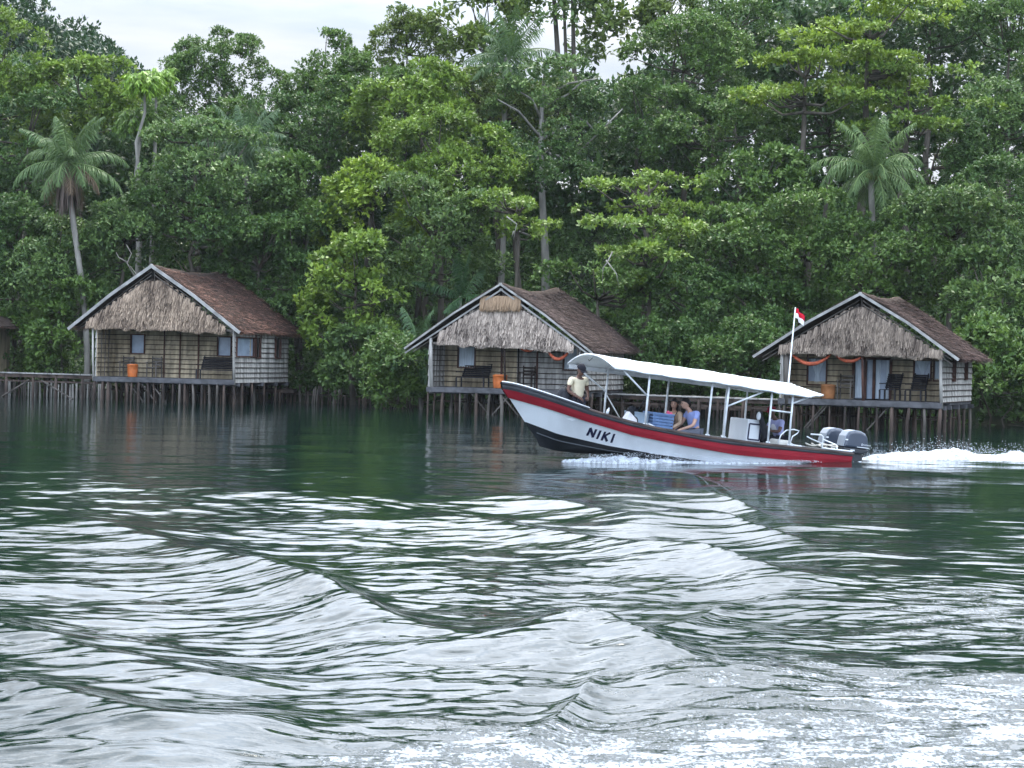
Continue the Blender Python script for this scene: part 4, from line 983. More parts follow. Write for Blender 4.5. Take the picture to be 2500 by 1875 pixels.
drum('bright orange bin between two chairs on the left hut porch', H1, 1.30, .62, .22, .52, M_oran)
bench('black slatted bench leaning back under the window of the middle hut', H2, 1.35, .95, 1.15, R(-4), rec=.36)
drum('large orange bin beside the middle post of the middle hut', H2, 2.62, .5, .27, .50, M_oran)
chair('dark armchair right of the orange bin on the middle hut porch', H2, 3.55, 1.0, 0, M_dark)
drum('faded orange-brown bin below the tied curtain window of the right hut', H3, 1.38, .9, .25, .48, M_oran2)
chair('wooden armchair beside the faded orange bin on the right hut porch', H3, 1.95, 1.05, 0, M_wood)
bench('left one of two black slatted loungers on the right hut porch', H3, 3.55, .85, .55, R(-8), 'lounger', 'slatted_lounger', rec=.30)
bench('right one of two black slatted loungers on the right hut porch', H3, 4.45, .75, .55, R(-8), 'lounger', 'slatted_lounger', rec=.30)
# rolled hammocks slung under the eaves
M_ham = mat('orange_hammock', (.48, .115, .06), .8, .15, .4, 12, .4, 40)
def hammock(label, H, a, b_, sag, r0=.05, y=.05):
    mb = MB(); a = np.array(a, float); b_ = np.array(b_, float); P = []
    for i in range(13):
        t_ = i / 12; P.append(a + (b_ - a) * t_ + np.array([0, .02 * math.sin(9 * t_), -sag * (1 - (2 * t_ - 1) ** 2)]))
    mb.tube(P, [.012 + r0 * math.sin(math.pi * i / 12) ** .6 for i in range(13)], 8); o = mb.build('hammock', M_ham, None, smooth=True, mw=hutmat(H)); tag(o, label, 'hammock')
hammock('orange hammock hanging in a deep curve at the right end of the middle hut porch', H2, (4.55, .0, 2.66), (5.6, .0, 2.66), .50, .055)
hammock('thin red-orange hammock edge showing below the thatch near the middle of the middle hut', H2, (3.4, .05, 2.66), (4.3, .05, 2.64), .2, .03)
hammock('long orange hammock slung across the left end of the right hut porch', H3, (.2, .0, 2.62), (1.75, .0, 2.62), .42, .06)
hammock('short orange hammock tucked under the thatch left of the glazed door, right hut', H3, (1.75, .05, 2.60), (2.85, .05, 2.58), .27, .05)

# ------------------------------------------------------------------ boardwalks, sea wall of posts
def walkway(name, label, a, b_, z, w, nst, braces=(), M=M_board, low=True):
    a = np.array(a, float); b_ = np.array(b_, float); L = np.linalg.norm(b_ - a); d = (b_ - a) / L; s_ = np.array([-d[1], d[0]])
    r_ = empty(name, label, 'boardwalk', (a[0], a[1], 0), math.atan2(d[1], d[0]))
    mb = MB(); n = int(L / .16)
    for i in range(n):
        if rng.uniform() < .03: continue
        x = L * i / n; e = rng.uniform(-.04, .04); mb.box(x, x + L / n - .02, -w / 2 + e, w / 2 + e, z - .04, z + rng.uniform(-.008, .01))
    mb.build('planking', M, r_)
    for sy in (-1, 1):
        mb = MB(); mb.plank((0, sy * w * .42, z - .12), (L, sy * w * .42, z - .12), .07, .14); mb.build('beam', M_dark if sy > 0 else M_stilt, r_)
        if low: mb = MB(); mb.plank((0, sy * w * .40, z - .34), (L, sy * w * .40, z - .36), .05, .07); mb.build('beam', M_stilt, r_)
    for i in range(nst):
        x = L * (i + .5 + rng.uniform(-.2, .2)) / nst
        for sy in (-1, 1):
            q = MB(); t_ = rng.normal(0, .04); q.tube([(x, sy * w * .40, z - .05), (x + t_, sy * w * .42, .3), (x + t_ * 2, sy * w * .44, -1.2)], rng.uniform(.045, .075), 7); q.build('stilt', M_stilt, r_, smooth=True)
    for x0_, x1_ in braces:
        q = MB(); q.tube([(x0_, -w * .5, z - .3), (x1_, -w * .52, 0.0)], .035, 6); q.build('brace', M_wood, r_)
walkway('boardwalk', 'grey plank boardwalk leading from the left edge to the left hut', (-27, 84.6), (-17.3, 81.0), 1.06, 1.1, 8, ((4.6, 3.2), (7.0, 5.6), (7.6, 9.2)))
walkway('boardwalk', 'plank boardwalk behind the boat joining the middle and right huts', (2.4, 76.2), (10.4, 71.0), .86, 1.0, 9, M=M_board)
walkway('boardwalk', 'lower dark boardwalk in the shade behind the joining boardwalk', (3.4, 77.4), (11.0, 73.0), .52, .7, 7, M=M_stilt, low=False)
walkway('boardwalk', 'short low walkway in the shade right of the left hut', (-11.4, 83.3), (-9.4, 83.0), .62, .6, 2, M=M_dark, low=False)
def palisade(label, a, b_, h, Ms, gap=.13, lean=.05):
    a = np.array(a, float); b_ = np.array(b_, float); L = np.linalg.norm(b_ - a); d = (b_ - a) / L
    r_ = empty('post_sea_wall', label, 'sea wall', (a[0], a[1], 0), math.atan2(d[1], d[0])); n = int(L / gap)
    for k in range(0, n, 1):
        if k > 95: break
        x = k * gap + rng.uniform(-.03, .03); r0 = rng.uniform(.03, .062); hh = h * rng.uniform(.72, 1.12); t_ = rng.normal(0, lean)
        mb = MB(); mb.tube([(x, rng.uniform(-.06, .06), -.8), (x + t_, 0, hh)], [r0, r0 * .9], 6); mb.build('post', Ms[0] if rng.uniform() < .55 else Ms[1], r_, smooth=True)
    mb = MB(); mb.plank((0, .06, h * .55), (L, .06, h * .5), .04, .06); mb.build('rail', M_stilt, r_)
palisade('sea wall of pale upright posts under the left boardwalk', (-27, 86.6), (-17.2, 83.2), .72, (M_palest, M_wood), .12)
palisade('sea wall of pale posts seen between the stilts of the left hut', (-17.0, 86.0), (-11.4, 84.9), .62, (M_palest, M_stilt), .14)
palisade('row of uneven brown posts between the left hut and the lime bush', (-11.2, 84.2), (-7.2, 82.6), .72, (M_stilt, M_wood), .12, .09)
palisade('row of dark posts under the bushes left of the middle hut', (-7.1, 82.4), (-3.6, 81.2), .42, (M_stilt, M_stilt), .14, .07)
palisade('dark post wall in the shade between the middle and right huts', (2.4, 79.4), (9.6, 76.2), .75, (M_stilt, M_wood), .16, .05)
# ------------------------------------------------------------------ boat
_ps, _tr, _hl = R(26), R(5.6), R(1.5)
_U = np.array([-math.cos(_ps) * math.cos(_tr), -math.sin(_ps) * math.cos(_tr), math.sin(_tr)])
_V0 = np.array([.43837, -.89879, 0]); _W0 = np.cross(_U, _V0); _V = _V0 * math.cos(_hl) - _W0 * math.sin(_hl); _Wv = np.cross(_U, _V)
BO = np.array([7.3187, 44.0546, .2412])
BM = Matrix.Identity(4)
for i in range(3):
    BM[i][0] = _U[i]; BM[i][1] = _V[i]; BM[i][2] = _Wv[i]; BM[i][3] = BO[i]
def bw(u, v, w): return BO + u * _U + v * _V + w * _Wv
M_white = mat('white_gelcoat', (.74, .77, .80), .55, .3, .22, 1.1, stretch=(1, 1, .5))
M_red = mat('red_paint', (.30, .018, .030), .5, .35, .35, 2.0, stretch=(1, 1, 3), col2=(.27, .014, .026))
M_black = mat('black_bottom_paint', (.012, .014, .018), .45, .4, .4, 3)
M_char = mat('charcoal_band', (.035, .038, .045), .5, .4, .4, 3)
M_cap = mat('worn_brown_wood_cap', (.115, .085, .075), .75, .25, .6, 5, .4, 30, stretch=(.5, 3, 3), col2=(.05, .04, .038))
M_navy = mat('navy_lettering', (.010, .012, .045), .45, .4)
M_tube = mat('white_painted_tube', (.72, .75, .77), .35, .5, .25, 6)
M_inn = mat('inner_hull', (.45, .47, .48), .6, .3, .3, 3)
boat = empty('motor_boat', 'white open passenger boat with red stripe and long white canopy speeding to the left', 'boat', mw=BM)

gu = np.array([[0, 0], [.74, .0], [1.54, -.007], [2.4, -.018], [3.2, -.015], [4.0, 0], [4.5, .018], [5.17, .056], [5.72, .112], [6.26, .19], [6.8, .295], [7.2, .385], [7.68, .487], [8.1, .572], [8.3, .60], [8.46, .605]])
rt = np.array([[0, -.085], [1.5, -.115], [3.2, -.14], [4, -.115], [5.7, -.005], [6.76, .15], [7.67, .345], [8.2, .44], [8.44, .465]])
rb = np.array([[0, -.28], [1.46, -.335], [3.1, -.345], [3.9, -.305], [4.64, -.262], [5.65, -.185], [6.72, -.005], [7.6, .172], [8.1, .255], [8.27, .285]])
bt = np.array([[0, -.56], [3, -.58], [5.0, -.53], [6.09, -.468], [7.14, -.35], [7.82, -.175]])
bg_ = np.array([[0, -.62], [4, -.66], [6, -.66], [7.0, -.62], [7.5, -.50]])
kl = np.array([[0, -.66], [4, -.70], [6.57, -.72], [7.02, -.715], [7.42, -.66]])
def lev(tab, B, q, uend, s0=.42):
    def f(t):
        u = uend * t; w = np.interp(u, tab[:, 0], tab[:, 1])
        s = max(0, (t - s0) / (1 - s0)); v = B * (.93 + .07 * min(1, t / s0)) * max(0, 1 - s ** 2.2) ** q
        return np.array([u, v, w])
    return f
L_gun = lev(gu, 1.03, .72, 8.46); L_rt = lev(rt, 1.02, .74, 8.44); L_rb = lev(rb, .97, .80, 8.27); L_bt = lev(bt, .82, 1.0, 7.84)
L_bg = lev(bg_, .60, 1.2, 7.52); L_kl = lev(kl, .0, 1, 7.42)
TT = 1 - (1 - np.linspace(0, 1, 46)) ** 1.35
def mixf(a, b_, k, bulge=0):
    return lambda t: a(t) * (1 - k) + b_(t) * k + np.array([0, bulge * 4 * k * (1 - k), 0]) * (1 if 0 < k < 1 else 0)
def sides(levels, name, M, off=0, smooth=True, parent=boat, tmin=0, tmax=1, solid=0):
    mb = MB(); T_ = [t for t in TT if tmin <= t <= tmax]
    for sg in (1, -1):
        G = [[(p := l(t))[0] and (p[0], sg * (p[1] + off), p[2]) or (p[0], sg * (p[1] + off), p[2]) for t in T_] for l in levels]
        if sg < 0: G = [g[::-1] for g in G]
        mb.grid(G)
    return mb, name, M
def build_sides(levels, name, M, off=0, **k):
    mb, n_, M_ = sides(levels, name, M, off, **k); return mb.build(n_, M_, boat, smooth=True)
hull_l = [L_rb, mixf(L_rb, L_bt, .33), mixf(L_rb, L_bt, .66), L_bt]
# upper hull, black bottom
mb, _, _ = sides([L_gun, L_rt] + hull_l, 'hull', M_white)
# transom
tr_ = [l(0) for l in [L_gun, L_rt] + hull_l + [L_bg, L_kl]]
mb.poly([(-.004, p[1], p[2]) for p in tr_] + [(-.004, -p[1], p[2]) for p in tr_[::-1]], [tuple(range(2 * len(tr_)))])
hull = mb.build('hull', M_white, boat, smooth=False)
hull.data.polygons.foreach_set('use_smooth', [len(p.vertices) == 4 for p in hull.data.polygons])
build_sides([L_bt, mixf(L_bt, L_bg, .5, .02), L_bg, L_kl], 'bottom', M_black)
# spray rail along the black bottom
mb = MB()
for sg in (1, -1):
    P = []
    for t in TT[6:-2]:
        a_ = L_bt(t) * .45 + L_bg(t) * .55; P.append((a_[0], sg * (a_[1] + .015), a_[2]))
    mb.tube(P, .014, 5)
mb.build('spray_rail', mat('grey_rail', (.09, .10, .11), .5), boat, smooth=True)
def band(l0, l1, name, M, off, thick=.03, tmin=0, tmax=1):
    mb = MB(); T_ = [t for t in TT if tmin <= t <= tmax]
    for sg in (1, -1):
        G = []
        for k_, (l, o_) in enumerate(((l0, -.01), (l0, off), (mixf(l0, l1, .5), off + .008), (l1, off), (l1, -.01))):
            G.append([(l(t)[0] + (off if t == T_[-1] else 0), sg * max(l(t)[1] + o_, 0 if t < 1 else 0), l(t)[2]) for t in T_])
        if sg < 0: G = [g[::-1] for g in G]
        mb.grid(G)
    return mb.build(name, M, boat, smooth=False)
band(L_rt, L_rb, 'red_stripe', M_red, .028)
L_cap = lambda t: L_gun(t) + np.array([0, -.004, -.052]); L_g2 = lambda t: L_gun(t) + np.array([0, 0, .0])
band(L_cap, L_rt, 'dark_band', M_char, .034)
band(L_g2, L_cap, 'gunwale_cap', M_cap, .045, tmax=.80)
band(L_g2, L_cap, 'bow_cap', M_char, .045, tmin=.79)
mb = MB()
for sg in (1, -1): mb.tube([(L_gun(t)[0] + .01, sg * (L_gun(t)[1] + .02), L_gun(t)[2] + .012) for t in TT if t > .79], .013, 6)
mb.build('bow_edge_trim', M_white, boat, smooth=True)
# cap top, inner side, floor, foredeck
Gi = []
for l, o_, dz in ((L_gun, .0, .006), (L_gun, -.09, .006), (L_gun, -.11, -.10), (L_rb, -.14, .02)):
    Gi.append((l, o_, dz))
mb = MB()
for sg in (1, -1):
    G = [[(l(t)[0], sg * max(l(t)[1] + o_, 0), l(t)[2] + dz) for t in TT if t < .86] for l, o_, dz in Gi]
    mb.grid(G)
mb.build('inner_side', M_inn, boat, smooth=False)
mb = MB(); mb.grid([[(u_, v_ * max(.0, (np.interp(u_, [0, 4, 6.5, 7.6, 8.2], [.74, .78, .44, .12, .0]))), np.interp(u_, [0, 5.5, 7, 8], [-.34, -.34, -.25, .2])) for u_ in np.linspace(.05, 8.1, 16)] for v_ in (-1, 0, 1)])
mb.build('floor', M_inn, boat)
mb = MB(); mb.grid([[(u_, v_ * L_gun(u_ / 8.46)[1] * .96, L_gun(u_ / 8.46)[2] - .03 + .02 * (1 - v_ * v_)) for u_ in np.linspace(7.15, 8.40, 9)] for v_ in np.linspace(-1, 1, 7)])
mb.build('foredeck', M_white, boat, smooth=True)
# stern corner and transom top
mb = MB(); mb.box(-.06, .04, -.97, .97, -.13, -.0); mb.build('transom_cap', M_char, boat, bevel=.015)
mb = MB(); mb.box(.02, .75, .80, .99, .008, .04); mb.build('stern_pad', M_white, boat, bevel=.01)
# pale worn patch on the side
def hull_pt(u, w, off=.006):
    """point on the port side of the white hull at boat coordinates (u, w)"""
    best = None
    for k in np.linspace(0, 1, 21):
        l = mixf(L_rb, L_bt, k)
        t = min(1, max(0, u / 8.27)); 
        for _ in range(6): t = min(1, max(0, t + (u - l(t)[0]) / 8.1))
        p = l(t)
        if best is None or abs(p[2] - w) < best[0]: best = (abs(p[2] - w), p[1])
    return np.array([u, best[1] + off, w])
mb = MB(); mb.poly([hull_pt(7.12, -.005), hull_pt(6.98, -.035), hull_pt(6.92, -.0), hull_pt(7.02, .03)], [(0, 1, 2, 3)]); mb.build('paint_patch', mat('patch_white', (.82, .85, .88), .3), boat)
# name on the bow: stroke letters following the hull side
def ipix(px, py):
    """boat (u,w) on the port side seen at a photo pixel"""
    d = _f + _r * (px - 1250.) / FPX - _u * (py - 937.5) / FPX; v = .75; u = w = 0
    for _ in range(25):
        P = BO + v * _V; s_ = np.dot(P - _c, _V) / np.dot(d, _V); q = _c + d * s_ - P; u, w = q @ _U, q @ _Wv; v = hull_pt(u, w)[1]
    return u, w
def n2(x, y): return ipix(1400 + x / 13.825, 1030 + y / 13.825)
for ch, strokes in (('N', [((470, 450), (580, 215)), ((580, 215), (650, 510)), ((650, 510), (765, 265))]), ('I', [((800, 565), (910, 305))]),
                    ('K', [((960, 615), (1065, 345)), ((1040, 480), (1225, 380)), ((1050, 455), (1130, 650))]), ('I', [((1275, 690), (1375, 420))])):
    mb = MB()
    for a, b_ in strokes:
        ua, ub = np.array(n2(*a)), np.array(n2(*b_)); d = (ub - ua) / np.linalg.norm(ub - ua); nrm = np.array([-d[1], d[0]]) * .024
        ua = ua - d * .01; ub = ub + d * .01
        for k_ in range(4):
            a0 = ua + (ub - ua) * k_ / 4; a1 = ua + (ub - ua) * (k_ + 1) / 4
            mb.poly([hull_pt(*(a0 + nrm), .007), hull_pt(*(a1 + nrm), .007), hull_pt(*(a1 - nrm), .007), hull_pt(*(a0 - nrm), .007)], [(0, 1, 2, 3)])
    mb.build('name_letter', M_navy, boat)

# canopy: arched shell, pointed at the stern
mb = MB(); G = []
for i in range(31):
    t = i / 30; row = []
    for j in range(21):
        q = -1 + 2 * j / 20
        ue = 6.47 - .05 * q * q; us = .42 + .95 * abs(q) ** 1.7
        u = us + (ue - us) * t
        arch = .225 * (1 - abs(q) ** 2.3)
        edge = np.interp(u, [0.4, 1.3, 3.6, 5, 6.5], [1.10, 1.135, 1.165, 1.185, 1.19])
        fl = .04 * math.sin(u * 2.2) * .25
        taper = sm(0, .16, t) * .55 + .45
        row.append((u, 1.06 * q, edge + arch * taper + fl + .008 * math.sin(u * 9 + q * 4)))
    G.append(row)
mb.grid(G); can = mb.build('canopy', mat('white_canopy', (.78, .81, .84), .35, .45, .12, 1.5, .15, 6), boat, smooth=True, solid=.022)
mb = MB()
for s_ in (0, 20):
    mb.tube([(G[i][s_][0], G[i][s_][1], G[i][s_][2] - .012) for i in range(31)], .024, 7)
mb.tube([G[30][j] for j in range(21)], .022, 7); mb.tube([G[0][j] for j in range(21)], .022, 7)
mb.build('canopy_rim', M_tube, can, smooth=True)
mb = MB(); mb.tube([(u, 0, 1.19 + .02 + .225 - .05) for u in (1.2, 6.4)], .018, 6)
for u in (2.25, 3.87, 5.47):
    mb.tube([(u, 1.04 * q, 1.17 + .225 * (1 - abs(q) ** 2.3) - .03) for q in np.linspace(-1, 1, 13)], .018, 6)
mb.build('canopy_hoop', M_tube, can, smooth=True)
# far-side drop panel below the canopy edge
mb = MB(); mb.grid([[(u, -1.04, z) for u in np.linspace(2.2, 6.4, 12)] for z in (1.18, 1.10)]); mb.build('side_valance', M_white, can, solid=.008)
for u in (6.38, 5.2, 3.6, 2.6, 2.0, 1.5):
    mb = MB(); mb.box(u - .025, u + .025, .62, .66, 1.335, 1.355); mb.build('roof_fitting', M_char, can)
# dark tick mark painted inside the canopy front
mb = MB(); mb.plank((6.40, -.18, 1.33), (6.40, -.14, 1.29), .006, .012, up=(1, 0, 0)); mb.plank((6.40, -.14, 1.29), (6.40, .0, 1.37), .006, .012, up=(1, 0, 0)); mb.build('painted_tick', M_char, can)
def post(u0, v, w0, u1, w1, r_=.024):
    mb = MB(); mb.tube([(u0, v, w0), (u0 + (u1 - u0) * .5 + .004, v, (w0 + w1) / 2), (u1, v, w1)], r_, 8)
    mb.tube([(u0 - .05, v, w0 + .01), (u0 + .05, v, w0 + .01)], .02, 6); mb.build('canopy_post', M_tube, boat, smooth=True)
for v in (.93, -.93):
    post(5.44, v, .08, 5.47, 1.20); post(3.86, v, .0, 3.89, 1.19); post(2.28, v, .0, 2.33, 1.17)
post(3.44, .93, .0, 3.46, 1.18, .028); post(1.72, .93, .0, 1.77, 1.15); post(1.72, -.93, .0, 1.77, 1.15)
def brace(a, b_, r_=.02, n_='brace'):
    mb = MB(); mb.tube([a, b_], r_, 7); mb.build(n_, M_tube, boat, smooth=True)
brace((5.46, .93, .68), (6.15, .96, 1.17)); brace((5.46, -.93, .68), (6.3, -.96, 1.18)); brace((3.45, .93, .68), (2.5, .98, 1.14)); brace((1.75, .93, .93), (1.36, .98, 1.12))
brace((2.28, .93, .72), (1.74, .93, .72)); brace((5.0, -.93, .1), (5.46, -.93, .64), .014); brace((5.36, .93, .10), (5.2, .93, .05), .02)
# console with blue framed panel, windscreen lip and wheel
mb = MB(); mb.box(2.12, 2.50, -.38, .38, -.34, .47); con = mb.build('console', M_white, boat, bevel=.03)
mb = MB()
for a, b_ in (((2.16, .37), (2.46, .37)), ((2.46, .37), (2.46, .02)), ((2.46, .02), (2.16, .02)), ((2.16, .02), (2.16, .37))):
    mb.plank((a[0], .386, a[1]), (b_[0], .386, b_[1]), .012, .032, up=(0, 1, 0) if False else (a[1] - b_[1] + 1e-3, 0, a[0] - b_[0] + 1e-3))
mb.build('blue_frame', M_navy, con)
mb = MB(); mb.box(1.98, 2.16, -.30, .30, .36, .42); mb.box(1.94, 2.0, -.12, .10, .24, .38); mb.build('dashboard', M_white, con, bevel=.015)
mb = MB(); P = [(1.86 + .10 * math.sin(a) * .5, .0 + .16 * math.cos(a), .30 + .14 * math.sin(a)) for a in np.linspace(0, 2 * math.pi, 17)]; mb.tube(P, .013, 6, cap=False); mb.tube([(1.86, -.15, .3), (1.86, .15, .3)], .01, 5); mb.tube([(1.86, 0, .3), (1.98, 0, .33)], .02, 6)
mb.build('steering_wheel', M_black, con, smooth=True)
# helm seats and bench
mb = MB(); mb.box(1.0, 1.5, -.42, .42, -.34, .02); mb.build('seat', M_white, boat, bevel=.03)
mb = MB(); mb.box(1.58, 1.95, .45, .85, -.34, .10); mb.build('seat', mat('cream_seat', (.62, .60, .55), .6), boat, bevel=.05)
mb = MB(); mb.box(2.7, 3.05, -.9, .9, -.34, -.02); mb.build('seat', M_inn, boat, bevel=.02)
mb = MB(); mb.box(3.62, 4.0, -.2, .7, -.34, -.06); mb.build('seat', M_inn, boat, bevel=.02)
# rails
mb = MB()
mb.tube([(1.98, .88, .02), (1.93, .88, .2), (1.80, .88, .32), (1.60, .88, .36), (1.46, .88, .34), (1.50, .88, .28), (1.62, .88, .2), (1.66, .88, .05), (1.45, .88, -.02)], .015, 7)
mb.build('stern_rail', M_tube, boat, smooth=True); mb = MB()
mb.tube([(1.08, .8, .30), (.80, .8, .31), (.74, .8, .28), (.74, .8, .0)], .018, 7); mb.tube([(.74, .8, .22), (.36, .8, .13), (.30, .8, .0)], .014, 7); mb.tube([(.74, .8, .12), (1.05, .78, .2), (1.15, .76, .24)], .014, 7)
mb.build('stern_rail', M_tube, boat, smooth=True)
# flag pole and flag
mb = MB(); mb.tube([(1.30, 0, 1.40), (1.33, 0, 2.2), (1.36, 0, 3.12)], [.022, .018, .014], 8); pole = mb.build('flag_pole', M_tube, boat, smooth=True)
for nm, z0, z1, col in (('red_half', .11, .22, (.55, .015, .035)), ('white_half', .0, .11, (.75, .75, .75))):
    G = []
    for i in range(5):
        row = []
        for j in range(13):
            q = j / 12; z = z0 + (z1 - z0) * i / 4
            row.append((1.345 - .26 * q, .035 * math.sin(q * 7 + z * 4) - .02 * q, 2.88 + z - .10 * q * q - .06 * q + .012 * math.sin(q * 9)))
        G.append(row)
    mb = MB(); mb.grid(G); mb.build('flag', mat('flag_' + nm, col, .7, .1, .15, 10), pole, smooth=True, solid=.003)

# outboard motors
M_cowl = mat('grey_cowl', (.042, .056, .085), .4, .5, .15, 2, coat=.5)
M_leg = mat('dark_leg', (.02, .024, .03), .35, .5, .2, 4, coat=.3)
M_chrome = mat('silver_trim', (.26, .29, .33), .4, .4)
def prism(profile, v0, v1, name, M, parent, bevel=.03, inset=0):
    mb = MB(); n = len(profile); P = [(u, v0, w) for u, w in profile] + [(u, v1, w) for u, w in profile]
    mb.poly(P, [tuple(range(n))[::-1], tuple(range(n, 2 * n))] + [(i, (i + 1) % n, n + (i + 1) % n, n + i) for i in range(n)])
    o = mb.build(name, M, parent, bevel=bevel); o.modifiers['soft_edges'].segments = 3; return o
def motor(v):
    cw = [(-.05, .10), (-.10, .36), (-.17, .455), (-.32, .495), (-.50, .485), (-.64, .43), (-.70, .36), (-.74, .10)]
    c_ = prism([(u, w) for u, w in cw], v - .17, v + .17, 'motor_cowl', M_cowl, boat, .055)
    prism([(-.035, .12), (-.075, .36), (-.155, .475), (-.32, .515), (-.50, .505), (-.655, .445), (-.60, .435), (-.50, .475), (-.32, .485), (-.18, .44), (-.115, .35), (-.08, .12)], v - .13, v + .13, 'cowl_trim', M_chrome, c_, .01)
    prism([(-.07, .02), (-.06, .10), (-.745, .10), (-.75, .04), (-.60, -.02), (-.12, -.02)], v - .15, v + .15, 'motor_pan', M_leg, boat, .025)
    prism([(-.12, .0), (-.62, .0), (-.68, -.12), (-.60, -.34), (-.50, -.52), (-.34, -.60), (-.22, -.52), (-.20, -.30), (-.12, -.14)], v - .075, v + .075, 'motor_leg', M_leg, boat, .03)
    prism([(-.0, .0), (-.14, .02), (-.18, -.2), (-.02, -.26)], v - .12, v + .12, 'mounting_bracket', M_leg, boat, .015)
    mb = MB(); mb.box(-.735, -.40, v + .171, v + .174, .128, .144); mb.build('cowl_stripe', M_white, c_)
    mb = MB(); mb.box(-.13, -.06, v + .172, v + .175, .262, .292); mb.box(-.36, -.24, v + .151, v + .154, .03, .065); mb.build('cowl_badge', M_white, c_)
    # maker's round mark and word on the cowl
    mb = MB(); mb.tube([(-.535 + .022 * math.cos(a), v + .174, .20 + .022 * math.sin(a)) for a in np.linspace(0, 2 * math.pi, 15)], .005, 4, cap=False); mb.build('round_mark', M_white, c_, smooth=True)
    cu = bpy.data.curves.new('cowl_word', 'FONT'); cu.body = 'YAMAHA'; cu.size = .052; cu.extrude = .001
    to = bpy.data.objects.new('cowl_word', cu); C.objects.link(to); dg = bpy.context.evaluated_depsgraph_get(); me = bpy.data.meshes.new_from_object(to.evaluated_get(dg)); bpy.data.objects.remove(to)
    me.materials.clear(); me.materials.append(M_white); wo = bpy.data.objects.new('cowl_word', me); C.objects.link(wo); wo.parent = c_
    wo.matrix_local = Matrix(((-1, 0, 0, -.565), (0, 0, 1, v + .174), (0, 1, 0, .182), (0, 0, 0, 1)))
motor(.38); motor(-.38)

# ------------------------------------------------------------------ loose things aboard
M_blue = mat('blue_crate', (.13, .22, .40), .5, .4, .25, 4); M_bluel = mat('pale_blue_crate', (.28, .36, .44), .5, .35, .3, 3)
def onboat(name, label, cat, u, v, w, rz=0, group=None):
    return empty(name, label, cat, mw=BM @ Matrix.Translation((u, v, w)) @ Matrix.Rotation(rz, 4, 'Z'), group=group)
def crate(label, u, v, w, L, B, H_, M, slat=True):
    r_ = onboat('plastic_crate', label, 'crate', u, v, w)
    mb = MB(); t_ = .015
    mb.box(-L / 2, L / 2, -B / 2, B / 2, 0, t_)
    for s_ in (-1, 1):
        if slat:
            for k in range(7): z = H_ * k / 7; mb.box(-L / 2, L / 2, s_ * B / 2 - .008, s_ * B / 2 + .008, z + .012, z + H_ / 7 - .012); mb.box(s_ * L / 2 - .008, s_ * L / 2 + .008, -B / 2, B / 2, z + .012, z + H_ / 7 - .012)
            for k in range(5): x = -L / 2 + L * k / 4; mb.box(x - .01, x + .01, s_ * B / 2 - .006, s_ * B / 2 + .006, 0, H_)
            mb.box(-L / 2 + .02, L / 2 - .02, s_ * (B / 2 - .02) - .004, s_ * (B / 2 - .02) + .004, .02, H_ - .02)
        else: mb.box(-L / 2, L / 2, s_ * B / 2 - .01, s_ * B / 2 + .01, 0, H_); mb.box(s_ * L / 2 - .01, s_ * L / 2 + .01, -B / 2, B / 2, 0, H_)
    mb.build('box', M, r_, bevel=.003)
    mb = MB()
    for s_ in (-1, 1): mb.box(-L / 2 - .015, L / 2 + .015, s_ * B / 2 - .018, s_ * B / 2 + .018, H_ - .03, H_ + .005); mb.box(s_ * L / 2 - .018, s_ * L / 2 + .018, -B / 2, B / 2, H_ - .03, H_ + .005)
    mb.box(-L / 2, L / 2, -B / 2, B / 2, H_ - .012, H_ - .002); mb.build('rim', M, r_, bevel=.003)
    return r_
crate('ribbed blue plastic crate right of the grey one amidships', 4.74, .25, -.10, .50, .45, .46, M_blue)
crate('pale grey-blue plastic box left of the ribbed blue crate', 5.20, .1, -.10, .34, .45, .42, M_bluel, False)
r_ = onboat('sack', 'white sack lying on the gunwale in front of the black bag', 'sack', 5.62, .55, .02)
mb = MB(); mb.poly([(-.17, -.1, 0), (.17, -.1, 0), (.17, .1, 0), (-.17, .1, 0), (-.15, -.08, .14), (.06, -.08, .30), (.06, .08, .30), (-.15, .08, .14), (.16, -.08, .10), (.16, .08, .10)], [(0, 3, 2, 1), (0, 1, 8, 5, 4), (3, 4 + 3, 6, 9, 2) if False else (2, 3, 7, 6, 9), (0, 4, 7, 3), (4, 5, 6, 7), (5, 8, 9, 6), (1, 2, 9, 8)])
mb.build('cloth', mat('white_sack', (.72, .70, .72), .8, .1, .2, 6, .5, 12), r_, bevel=.025)
M_bag = mat('black_bag', (.02, .022, .028), .7, .2, .5, 6, .4, 14)
r_ = onboat('backpack', 'black backpack with strap standing behind the white sack', 'bag', 5.38, .2, .0)
mb = MB(); mb.ball((0, 0, .19), (.16, .13, .26), 14, 10); mb.build('body', M_bag, r_, smooth=True); mb = MB(); mb.ball((.0, .12, .12), (.11, .05, .11), 12, 8); mb.build('front_pocket', M_bag, r_, smooth=True)
mb = MB(); mb.tube([(-.1, .05, .35), (-.16, .1, .5), (-.30, .1, .72)], .012, 5); mb.build('strap', M_bag, r_)
r_ = onboat('backpack', 'dark bag on the bow behind the standing man', 'bag', 7.0, .05, .33)
mb = MB(); mb.ball((0, 0, .14), (.17, .13, .20), 14, 10); mb.build('body', M_bag, r_, smooth=True); mb = MB(); mb.tube([(-.08, 0, .3), (0, 0, .38), (.08, 0, .3)], .01, 5); mb.build('handle', M_bag, r_)
r_ = onboat('pink_cloth', 'bright pink cloth draped over the corner of the blue crate', 'cloth', 4.56, .40, .375)
mb = MB(); mb.grid([[(-.07 + .14 * i / 8, -.04 + .08 * j / 4, .012 * math.sin(i * 1.7 + j) - .05 * max(0, j - 2) + .02) for i in range(9)] for j in range(5)]); mb.ball((.04, 0, .025), (.04, .03, .03), 8, 6); mb.build('cloth', mat('pink_cloth', (.78, .12, .22), .7), r_, smooth=True)
